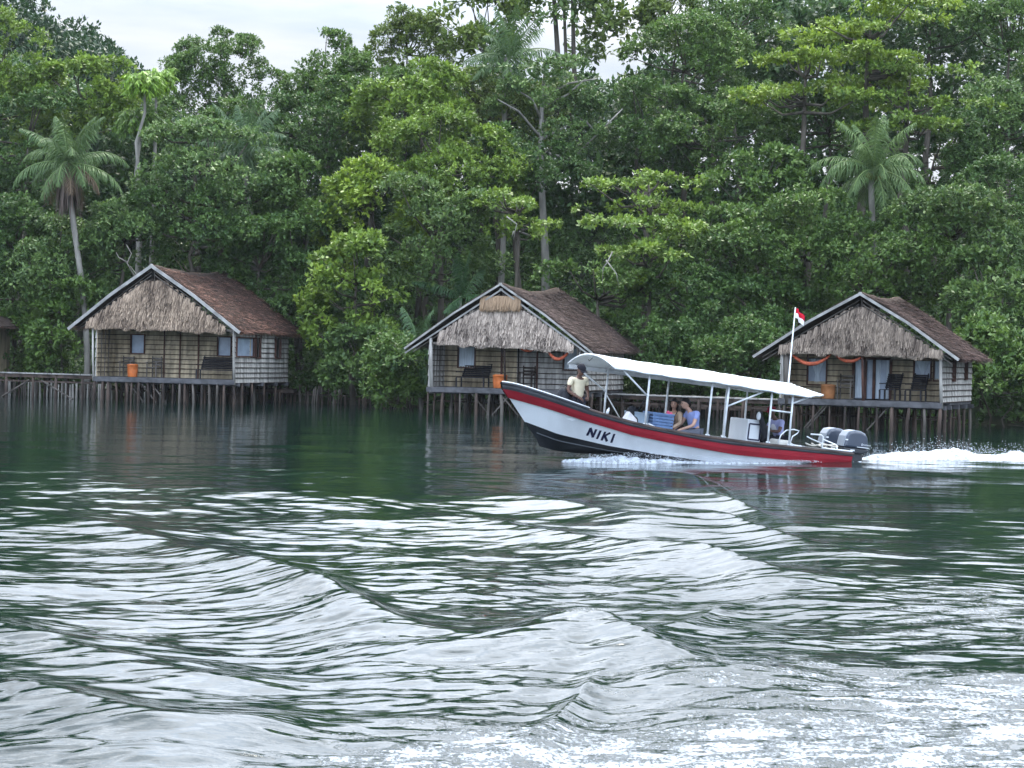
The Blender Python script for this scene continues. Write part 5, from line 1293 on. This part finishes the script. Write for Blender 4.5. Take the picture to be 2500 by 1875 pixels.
r_ = onboat('rope', 'heap of pale rope and cloth on the stern deck', 'rope', .62, .45, .03)
mb = MB(); P = [(.28 * math.cos(a) * (.6 + .3 * math.sin(a * .37)) - .1 + .2 * math.sin(a * .21), .14 * math.sin(a) * (.7 + .3 * math.cos(a * .5)), .02 + .012 * a / 6 + .02 * math.sin(a * 2.3)) for a in np.linspace(0, 26, 110)]; mb.tube(P, .017, 5); mb.build('coil', mat('rope_cream', (.55, .52, .46), .9), r_, smooth=True)
r_ = onboat('life_jacket', 'black bundle with a white top hanging by the console', 'bag', 2.10, .46, .06)
mb = MB(); mb.tube([(.17, 0, .60), (.12, 0, .45), (.06, 0, .30), (-.06, 0, .14), (-.02, 0, -.05)], [.035, .05, .07, .12, .05], 10); mb.build('body', M_bag, r_, smooth=True)
mb = MB(); mb.ball((.19, 0, .50), (.055, .05, .10), 10, 8); mb.build('white_top', M_white, r_, smooth=True)
r_ = onboat('bottle', 'small white bottle on the gunwale beside the standing man', 'bottle', 6.28, .72, .21)
mb = MB(); mb.tube([(0, 0, 0), (-.02, 0, .08), (-.03, 0, .11)], [.03, .03, .012], 8); mb.build('body', M_white, r_, smooth=True); mb = MB(); mb.tube([(-.03, 0, .11), (-.034, 0, .13)], .014, 7); mb.build('cap', M_white, r_)

# ------------------------------------------------------------------ people
def skinmesh(J, E_, rad, sub=2, root=0):
    me = bpy.data.meshes.new('tmp'); me.from_pydata([tuple(j) for j in J], E_, []); o = bpy.data.objects.new('tmp', me); C.objects.link(o)
    s_ = o.modifiers.new('s', 'SKIN'); s_.use_smooth_shade = True
    for i, r__ in enumerate(rad):
        q = me.skin_vertices[0].data[i]; q.radius = (r__, r__) if not isinstance(r__, tuple) else r__; q.use_root = (i == root)
    u_ = o.modifiers.new('u', 'SUBSURF'); u_.levels = sub; u_.render_levels = sub
    dg = bpy.context.evaluated_depsgraph_get(); dg.update(); m2 = bpy.data.meshes.new_from_object(o.evaluated_get(dg))
    bpy.data.objects.remove(o); bpy.data.meshes.remove(me); return m2
def headmesh(c, fwd, up_, s_=1.0, female=False):
    """skull, jaw, nose, lips, brow, eye sockets and ears as one surface, plus eyes"""
    fwd = np.array(fwd, float); fwd /= np.linalg.norm(fwd); up_ = np.array(up_, float); up_ = up_ - fwd * (up_ @ fwd); up_ /= np.linalg.norm(up_); lf = np.cross(up_, fwd)
    V = []; F = []; nu, nv = 28, 22
    for i in range(nv + 1):
        th = math.pi * i / nv
        for j in range(nu):
            ph = 2 * math.pi * j / nu; x = math.sin(th) * math.cos(ph); y = math.sin(th) * math.sin(ph); z = math.cos(th)
            X = .098 * x; Y = .076 * y; Z = .118 * z
            if z < 0: Y *= 1 - .34 * z * z * (1.1 if female else 1.0); X *= (1 + .10 * (-z)) if x > 0 else (1 - .30 * (-z))
            if x > .3:
                X += .024 * math.exp(-(y / .17) ** 2 - ((z + .16) / .17) ** 2)            # nose
                X += .007 * math.exp(-(y / .3) ** 2 - ((z + .52) / .07) ** 2) + .006 * math.exp(-(y / .3) ** 2 - ((z + .60) / .05) ** 2)   # lips
                X += .010 * math.exp(-(y / .3) ** 2 - ((z + .86) / .12) ** 2)             # chin
                X -= .011 * (math.exp(-((y - .38) / .16) ** 2 - ((z - .05) / .10) ** 2) + math.exp(-((y + .38) / .16) ** 2 - ((z - .05) / .10) ** 2))
                X += .005 * math.exp(-((z - .24) / .09) ** 2)                             # brow
            Y += .016 * math.copysign(1, y) * math.exp(-((x + .02) / .12) ** 2 - ((z + .02) / .22) ** 2) * (abs(y) > .5)   # ears
            V.append(np.array(c) + s_ * (fwd * X + lf * Y + up_ * Z))
    for i in range(nv):
        for j in range(nu): F.append((i * nu + j, i * nu + (j + 1) % nu, (i + 1) * nu + (j + 1) % nu, (i + 1) * nu + j)[::-1])
    me = bpy.data.meshes.new('h'); me.from_pydata([tuple(v) for v in V], [], F); me.polygons.foreach_set('use_smooth', [True] * len(F)); return me, fwd, lf, up_
def hand(J, E_, rad, wi, wrist, d, nrm, curl=.6, s_=1.0):
    """palm, four unequal curled fingers and a thumb from the side of the palm"""
    d = np.array(d, float); d /= np.linalg.norm(d); nrm = np.array(nrm, float); nrm = nrm - d * (nrm @ d); nrm /= np.linalg.norm(nrm); sd = np.cross(d, nrm)
    pi = len(J); J.append(wrist + d * .05 * s_); rad.append((.018, .030)); E_.append((wi, pi))
    for k, (o_, L) in enumerate(((-.030, .066), (-.010, .076), (.011, .072), (.030, .056))):
        p = wrist + d * .088 * s_ + sd * o_ * s_; prev = pi; dd = d.copy()
        for q in range(3):
            J.append(p.copy()); rad.append(.0095 - .001 * q); E_.append((prev, len(J) - 1)); prev = len(J) - 1
            dd = dd * math.cos(curl) + nrm * math.sin(curl) if q == 0 else dd * math.cos(curl * .8) + (nrm * math.cos(curl * q) - d * math.sin(curl * q)) * math.sin(curl * .8)
            dd /= np.linalg.norm(dd); p = p + dd * L * .42 * s_
    J.append(wrist + d * .035 * s_ - sd * .034 * s_); rad.append(.012); E_.append((pi, len(J) - 1))
    J.append(wrist + d * .065 * s_ - sd * .050 * s_ + nrm * .015 * s_); rad.append(.010); E_.append((len(J) - 2, len(J) - 1))
    J.append(wrist + d * .090 * s_ - sd * .044 * s_ + nrm * .030 * s_); rad.append(.008); E_.append((len(J) - 2, len(J) - 1))
def person(label, root_m, K, skin, shirt, trou, hair=None, hat=None, face_dir=(1, 0, -.1), sleeve=.55, female=False, extra=None, shorts=False, legs=True, fit=1.0, bare=False):
    """K: joints in metres (x forward, y left, z up): pel, chest, neck, head, sh/el/wr/hi/kn/an for L and R"""
    r_ = empty('person', label, 'person', mw=root_m); K = {k: np.array(v, float) for k, v in K.items()}
    J = [K['pel'], (K['pel'] + K['chest']) / 2, K['chest'], K['neck'], K['head'] + np.array([0, 0, -.06])]; rad = [(.13, .10), (.115, .09), (.125, .095), .052, .05]; E_ = [(0, 1), (1, 2), (2, 3), (3, 4)]
    if female: rad[:3] = [(.12, .10), (.095, .08), (.105, .085)]; rad[3] = .042
    for sd in 'LR':
        a = len(J); J += [K['sh' + sd], K['el' + sd], K['wr' + sd]]; f = .82 if female else 1; rad += [.058 * f, .042 * f, .027 * f]; E_ += [(2, a), (a, a + 1), (a + 1, a + 2)]
        mid = (K['el' + sd] * .65 + K['wr' + sd] * .35)
        dd = K.get('hd' + sd, K['wr' + sd] - K['el' + sd]); hand(J, E_, rad, a + 2, K['wr' + sd], dd, K.get('hn' + sd, np.array([0, 0, -1.])), K.get('curl', np.array(.6)).item() if 'curl' in K else .6)
        h_ = len(J); J += [K['hi' + sd], K['kn' + sd], K['an' + sd], K['an' + sd] + K.get('ft' + sd, np.array([.15, 0, -.05]))]; rad += [.088, .055, .038, (.034, .024)]; E_ += [(0, h_), (h_, h_ + 1), (h_ + 1, h_ + 2), (h_ + 2, h_ + 3)]
    bme = skinmesh(J, E_, rad)
    hme, fw, lf, up_ = headmesh(K['head'], face_dir, K.get('hup', np.array([0, 0, 1.])), female=female)
    bm = bmesh.new(); bm.from_mesh(bme); bm.from_mesh(hme); me = bpy.data.meshes.new('body'); bm.to_mesh(me); bm.free()
    me.materials.clear(); me.materials.append(skin); me.polygons.foreach_set('use_smooth', [True] * len(me.polygons)); bo = bpy.data.objects.new('body', me); C.objects.link(bo); bo.parent = r_
    mb = MB()
    for s_ in (-1, 1): mb.ball(K['head'] + fw * .083 + lf * .029 * s_ + up_ * .008, .0105, 8, 6)
    mb.build('eye', mat('dark_eye', (.03, .02, .02), .2, .5), r_, smooth=True)
    mb = MB()
    for s_ in (-1, 1): mb.tube([K['head'] + fw * .094 + lf * .014 * s_ + up_ * .030, K['head'] + fw * .084 + lf * .046 * s_ + up_ * .032], .004, 4)
    mb.build('eyebrow', mat('dark_hair', (.012, .010, .010), .7, .3, .3, 30), r_)
    mb = MB(); mb.tube([K['head'] + fw * .094 + lf * x_ + up_ * -.066 for x_ in (-.02, 0, .02)], .0045, 5); mb.build('lips', mat('lip', (.22, .08, .07), .5), r_, smooth=True)
    # clothing follows the body
    f = (.85 if female else 1) * fit
    J = [K['pel'] + (K['pel'] - K['chest']) * .05, (K['pel'] + K['chest']) / 2, K['chest'], K['neck'] * .55 + K['chest'] * .45]; rad = [(.155 * f, .125 * f), (.138 * f, .115 * f), (.15 * f, .118 * f), .075 * f]; E_ = [(0, 1), (1, 2), (2, 3)]
    for sd in 'LR':
        a = len(J); s1 = K['sh' + sd]; e1 = s1 + (K['el' + sd] - s1) * sleeve; J += [s1, (s1 + e1) / 2, e1]; rad += [.074 * f, .068 * f, .066 * f]; E_ += [(2, a), (a, a + 1), (a + 1, a + 2)]
        if sleeve > 1: J.append(K['wr' + sd] * .93 + K['el' + sd] * .07); rad.append(.042 * f); E_.append((a + 2, len(J) - 1)); rad[a + 2] = .055 * f; J[a + 2] = K['el' + sd]
    if not bare:
        m_ = skinmesh(J, E_, rad); m_.materials.clear(); m_.materials.append(shirt); o = bpy.data.objects.new('shirt', m_); C.objects.link(o); o.parent = r_
    J = [K['pel']]; rad = [(.150 * f, .120 * f)]; E_ = []
    for sd in 'LR':
        a = len(J); kn = K['kn' + sd]; J += [K['hi' + sd], K['hi' + sd] + (kn - K['hi' + sd]) * (.85 if shorts else .95)]; rad += [.105, .078]; E_ += [(0, a), (a, a + 1)]
        if not shorts: J.append(K['an' + sd] * .92 + kn * .08); rad.append(.058); E_.append((a + 1, a + 2)); J[a + 1] = kn
    m_ = skinmesh(J, E_, rad); m_.materials.clear(); m_.materials.append(trou); o = bpy.data.objects.new('trousers', m_); C.objects.link(o); o.parent = r_
    def cap_of(rad_, zc, cut, M, nm, back=.0, long=0):
        mb = MB(); G = []
        for i in range(13):
            th = cut * i / 12; row = []
            for j in range(24):
                ph = 2 * math.pi * j / 24; cx = math.cos(ph); k = 1 + (.55 * (-cx) if cx < 0 else -.30 * cx) * (i / 12) * (1 if back else 0)
                t_ = min(math.pi * .97, th * k); n_ = 1 + .03 * math.sin(j * 3.1 + i * 1.7) * (1 if back else 0)
                row.append(K['head'] + fw * (rad_[0] * math.sin(t_) * cx * n_ - .004) + lf * rad_[1] * math.sin(t_) * math.sin(ph) * n_ + up_ * (rad_[2] * math.cos(t_) * n_ + zc - (long * (i / 12) ** 2 if cx < .3 else 0)))
            G.append(row)
        mb.grid(G, True); return mb.build(nm, M, r_, smooth=True, solid=.006)
    if hair: cap_of((.109, .087, .130), .002, R(88), hair, 'hair', back=1, long=.10 if female else 0)
    if hat:
        h_ = cap_of((.116, .093, .128), .010, R(76), hat, 'cap')
        mb = MB(); mb.grid([[K['head'] + fw * (.085 + .085 * i / 4) + lf * (.075 - .02 * (i / 4) ** 2) * q + up_ * (.045 - .012 * i / 4 - .012 * q * q) for q in np.linspace(-1, 1, 9)] for i in range(5)]); mb.build('peak', hat, h_, smooth=True, solid=.006)
    if extra: extra(r_, K, fw, lf, up_)
    return r_
SK_D = mat('dark_skin', (.095, .046, .032), .5, .4, .15, 8); SK_L = mat('light_skin', (.50, .30, .22), .5, .35, .12, 8); SK_M = mat('tan_skin', (.42, .24, .17), .5, .35, .12, 8)
H_D = mat('dark_hair', (.012, .010, .010), .7)
# standing man near the bow: faces the camera side and slightly aft, head bowed over his hands
Rz = lambda a: Matrix.Rotation(a, 4, 'Z')
up_fix = lambda u, v, w, yaw: Matrix.Translation(Vector(bw(u, v, w))) @ Rz(yaw)
# world yaw: -90 deg looks at the camera, 0 looks right
person('man in a cream T-shirt and dark cap standing near the bow, head bowed', up_fix(6.62, .12, -.36, R(-52)), dict(
    pel=(.0, 0, .80), chest=(.02, 0, 1.14), neck=(.05, 0, 1.31), head=(.115, -.01, 1.435), hup=(.35, -.1, 1), shL=(.02, .195, 1.25), shR=(.02, -.195, 1.25), elL=(.0, .27, .98), elR=(.0, -.27, .98),
    wrL=(.20, .13, .86), wrR=(.20, -.12, .84), hdL=(.5, -.6, -.35), hdR=(.5, .6, -.4), hnL=(.3, -.4, -.6), hnR=(.3, .4, -.6), curl=.75, hiL=(0, .1, .76), hiR=(0, -.1, .76), knL=(.04, .12, .42), knR=(.06, -.12, .42), anL=(0, .13, .06), anR=(.02, -.13, .06)),
    SK_D, mat('cream_tshirt', (.62, .55, .40), .85, .1, .12, 5, .5, 16), mat('dark_trousers', (.03, .03, .04), .9, .1), hat=mat('black_cap', (.012, .012, .018), .8, .2), face_dir=(.85, -.12, -.5), sleeve=.62)
# seated couple facing the bow
def seat_pose(lean=.0, lx=.0):
    return dict(pel=(0, 0, .12), chest=(.02 + lean, 0, .44), neck=(.05 + lean * 1.5, lx * .4, .60), head=(.10 + lean * 1.9, lx, .74), hiL=(.02, .1, .10), hiR=(.02, -.1, .10), knL=(.44, .12, .12), knR=(.44, -.12, .12), anL=(.46, .12, -.26), anR=(.46, -.12, -.26))
fore = math.atan2(_U[1], _U[0])
k = seat_pose(.06, -.06); k.update(shL=(.06, .2, .55), shR=(.06, -.19, .55), elL=(.20, .25, .27), elR=(.22, -.22, .30), wrL=(.42, .12, .18), wrR=(.44, -.10, .2), hup=(.1, -.25, 1))
person('man in a light blue T-shirt seated amidships, leaning towards the woman', up_fix(3.86, .42, -.08, fore), k, SK_L, mat('lavender_blue_tshirt', (.27, .33, .60), .85, .1, .12, 5, .5, 16), mat('grey_trousers', (.12, .13, .16), .9, .1), hair=H_D, face_dir=(.9, -.28, -.12), sleeve=.60)
def strap(r_, K, fw, lf, up_):
    mb = MB(); mb.tube([K['shL'] + np.array([.02, -.04, .05]), K['chest'] + np.array([.13, .10, .02]), K['pel'] + np.array([.16, .10, .10])], .010, 5); mb.build('bag_strap', M_cap, r_)
    mb = MB(); mb.tube([K['head'] - fw * .08 + up_ * .02, K['head'] - fw * .10 - up_ * .10, K['neck'] - fw * .09 - up_ * .06], [.05, .045, .02], 8); mb.build('hair', H_D, r_, smooth=True)
k = seat_pose(.04, .02); k.update(chest=(.04, 0, .38), neck=(.07, 0, .53), head=(.10, .03, .665), shL=(.05, .16, .48), shR=(.05, -.16, .48), elL=(.20, .26, .24), elR=(.22, -.2, .26), wrL=(.44, .24, .16), wrR=(.42, -.16, .2), hup=(0, .1, 1))
person('woman in a beige top with a bag strap seated beside the man in light blue', up_fix(4.12, .02, -.06, fore + R(22)), k, SK_M, mat('beige_top', (.47, .34, .24), .85, .1, .12, 6, .4, 16), mat('dark_skirt', (.05, .035, .03), .9, .1), hair=H_D, face_dir=(.85, .35, -.05), sleeve=1.2, female=True, extra=strap)
# helmsman
k = seat_pose(.07, .0); k.update(shL=(.07, .2, .53), shR=(.07, -.2, .53), elL=(.20, .27, .30), elR=(.22, -.25, .30), wrL=(.44, .14, .32), wrR=(.46, -.12, .33), hup=(.12, 0, 1), curl=1.0)
def vest(r_, K, fw, lf, up_):
    m_ = skinmesh([K['pel'] * .7 + K['chest'] * .3, K['chest'], K['chest'] * .5 + K['neck'] * .5], [(0, 1), (1, 2)], [(.162, .140), (.166, .140), .09]); m_.materials.clear(); m_.materials.append(mat('white_panel', (.62, .64, .70), .85)); o = bpy.data.objects.new('shirt_front', m_); C.objects.link(o); o.parent = r_
person('helmsman in a dark red cap and pale shirt seated behind the console', up_fix(1.33, -.02, -.02, fore), k, SK_D, mat('pale_violet_shirt', (.36, .38, .62), .85, .1, .15, 6, .5, 16), mat('black_trousers', (.015, .015, .02), .9, .1), hat=mat('dark_red_cap', (.20, .015, .03), .8, .15), face_dir=(.97, .1, -.2), sleeve=.65, extra=vest)

# ------------------------------------------------------------------ churned water round the boat
M_foam = mat('white_foam', (.60, .65, .70), .55, .3, .08, 9, .9, 30)
t = M_foam.node_tree; b = t.nodes['Principled BSDF']; n = nd(t, 'ShaderNodeTexNoise'); n.inputs['Scale'].default_value = 7; n.inputs['Detail'].default_value = 7; n.inputs['Roughness'].default_value = .75
c_ = nd(t, 'ShaderNodeTexCoord'); t.links.new(c_.outputs['Object'], n.inputs['Vector']); m_ = nd(t, 'ShaderNodeMapRange', interpolation_type='SMOOTHSTEP'); m_.inputs['From Min'].default_value = .40; m_.inputs['From Max'].default_value = .56
m_.inputs['To Min'].default_value = .45; t.links.new(n.outputs['Fac'], m_.inputs['Value']); t.links.new(m_.outputs[0], b.inputs['Alpha'])
M_drop = mat('white_drop', (.60, .65, .70), .4, .4)
def fbm(x, y, s0, o_=4):
    v = 0; a = .5
    for i in range(o_): v = v + a * vnoise(x * s0 * 2 ** i, y * s0 * 2 ** i, i + 3); a *= .5
    return v
def surf(x, y): return float(wave_h(np.array([[x]]), np.array([[y]]))[0, 0])
# stern wake: long low mound of froth trailing behind the motors
back = -np.array([_U[0], _U[1]]); back /= np.linalg.norm(back); latd = np.array([-back[1], back[0]])
st = bw(-.55, 0, 0)[:2]
ns_, nl_ = 520, 110
s_ = np.linspace(-.1, 15, ns_)[:, None] * np.ones((1, nl_)); l_ = np.linspace(-1, 1, nl_)[None, :] * (.42 + .115 * np.clip(s_, 0, 14)) * 1.2
X = st[0] + back[0] * s_ + latd[0] * l_; Y = st[1] + back[1] * s_ + latd[1] * l_
q = l_ / ((.42 + .115 * np.clip(s_, 0, 14)) * 1.2)
prof = np.clip(1 - q ** 2, 0, 1) ** .7
ridge = .08 + .12 * np.exp(-((s_ - 2.6) / 1.5) ** 2) + .07 * np.exp(-((s_ - 6) / 2) ** 2)
ridge = ridge * (sm(-.1, .9, s_) * .9 + .1) * (1 - .45 * sm(7, 15, s_))
lump = fbm(X, Y, 2.2, 5)
Z = prof * ridge * (.35 + 1.35 * lump) + (fbm(X, Y, 9, 3) - .45) * .10 * prof - .10 * (1 - prof) - .03 + (vnoise(X * 30, Y * 30, 9) - .5) * .03 * prof
idx = np.arange(ns_ * nl_).reshape(ns_, nl_); QF = np.stack([idx[:-1, :-1], idx[:-1, 1:], idx[1:, 1:], idx[1:, :-1]], -1).reshape(-1, 4)
wk = npmesh('wake_foam', np.stack([X, Y, Z], -1).reshape(-1, 3), QF, M_foam, smooth=False); tag(wk, 'churned white wake trailing behind the outboard motors', 'foam', kind='stuff')
# bow wave and wash along the near side of the hull
pts = []; 
ns_, nl_ = 420, 46
uu = np.linspace(6.95, -.4, ns_)
G = np.zeros((ns_, nl_, 3))
for i, u_ in enumerate(uu):
    vb = float(np.interp(u_, [-.5, 3, 5, 6, 6.6, 7.0], [.84, .84, .74, .52, .30, .08]))
    wd_ = float(np.interp(u_, [-.5, 2, 4.5, 6.2, 6.95], [.30, .36, .36, .36, .10])); hh = float(np.interp(u_, [-.4, 1.5, 3.2, 4.4, 5.2, 5.9, 6.4, 6.95], [.0, .01, .025, .055, .10, .14, .09, .02]))
    base = BO[:2] + u_ * _U[:2]
    for j in range(nl_):
        q = j / (nl_ - 1); p = base + _V[:2] / np.linalg.norm(_V[:2]) * (vb - .12 + wd_ * q)
        G[i, j] = (p[0], p[1], hh * math.sin(math.pi * min(1, .22 + q * .78)) ** .8 - .05 * q)
n1_ = fbm(G[..., 0], G[..., 1], 3.5, 4); edge = np.minimum(np.arange(nl_)[None, :] / 6., (nl_ - 1 - np.arange(nl_)[None, :]) / 12.).clip(0, 1)
G[..., 2] = G[..., 2] * (.25 + 1.5 * n1_) + (vnoise(G[..., 0] * 26, G[..., 1] * 26, 4) - .5) * .035 - .055 * (1 - edge)
idx = np.arange(ns_ * nl_).reshape(ns_, nl_); QF = np.stack([idx[:-1, :-1], idx[:-1, 1:], idx[1:, 1:], idx[1:, :-1]], -1).reshape(-1, 4)
bwv = npmesh('bow_spray', G.reshape(-1, 3), QF, M_foam, smooth=False); tag(bwv, 'white bow wave and wash running along the near side of the hull', 'foam', kind='stuff')
# flung droplets
def drops(name, label, P, r_):
    V = []; F = []; b_ = 0
    o8 = np.array([[1, 0, 0], [-1, 0, 0], [0, 1, 0], [0, -1, 0], [0, 0, 1], [0, 0, -1]], float); f8 = np.array([[0, 2, 4], [2, 1, 4], [1, 3, 4], [3, 0, 4], [2, 0, 5], [1, 2, 5], [3, 1, 5], [0, 3, 5]])
    V = (P[:, None, :] + o8[None] * r_[:, None, None]).reshape(-1, 3); F = (f8[None] + 6 * np.arange(len(P))[:, None, None]).reshape(-1, 3)
    tag(npmesh(name, V, F, M_drop, smooth=True), label, 'spray', kind='stuff')
n = 2000; a = rng.uniform(0, 1, n) ** .8 * 9; lt = rng.normal(0, .45, n) * (.5 + .08 * a)
hz = .12 + .22 * np.exp(-((a - 2.6) / 1.6) ** 2) + .1 * np.exp(-((a - 6) / 2) ** 2)
P1 = np.stack([st[0] + back[0] * a + latd[0] * lt, st[1] + back[1] * a + latd[1] * lt, hz * rng.uniform(.4, 1.0, n) + .22 * rng.uniform(0, 1, n) ** 4], 1)
n2_ = 1500; u_ = 6.6 - rng.uniform(0, 1, n2_) ** 1.3 * 5.5; vv = np.interp(u_, [-.5, 3, 5, 6, 6.6, 7.0], [.9, .9, .8, .6, .42, .1]) + rng.uniform(0, .45, n2_)
b0 = BO[:2][None] + u_[:, None] * _U[:2][None] + vv[:, None] * (_V[:2] / np.linalg.norm(_V[:2]))[None]
P2 = np.concatenate([b0, (np.interp(u_, [0, 3, 5.2, 6.4], [.03, .06, .2, .14]) * rng.uniform(.3, 1.25, n2_))[:, None]], 1)
drops('spray', 'droplets thrown up by the wake and the bow wave', np.concatenate([P1, P2]), rng.uniform(.003, .011, n + n2_))
# ------------------------------------------------------------------ thin bluish veil of air, added to lift the shadows
mb = MB(); mb.box(-330, 330, -90, 330, -5, 60)
HZ = bpy.data.materials.new('shadow_lift_haze'); HZ.use_nodes = True; t = HZ.node_tree; t.nodes.clear()
o_ = nd(t, 'ShaderNodeOutputMaterial'); v_ = nd(t, 'ShaderNodeVolumePrincipled'); v_.inputs['Color'].default_value = (.80, .90, 1, 1); v_.inputs['Density'].default_value = .00011; v_.inputs['Anisotropy'].default_value = .2
t.links.new(v_.outputs[0], o_.inputs['Volume'])
hz_ = mb.build('shadow_lift_haze', HZ); tag(hz_, 'thin pale veil added to lift the dark tones of water and jungle', 'shadow_lift_haze', kind='stuff')
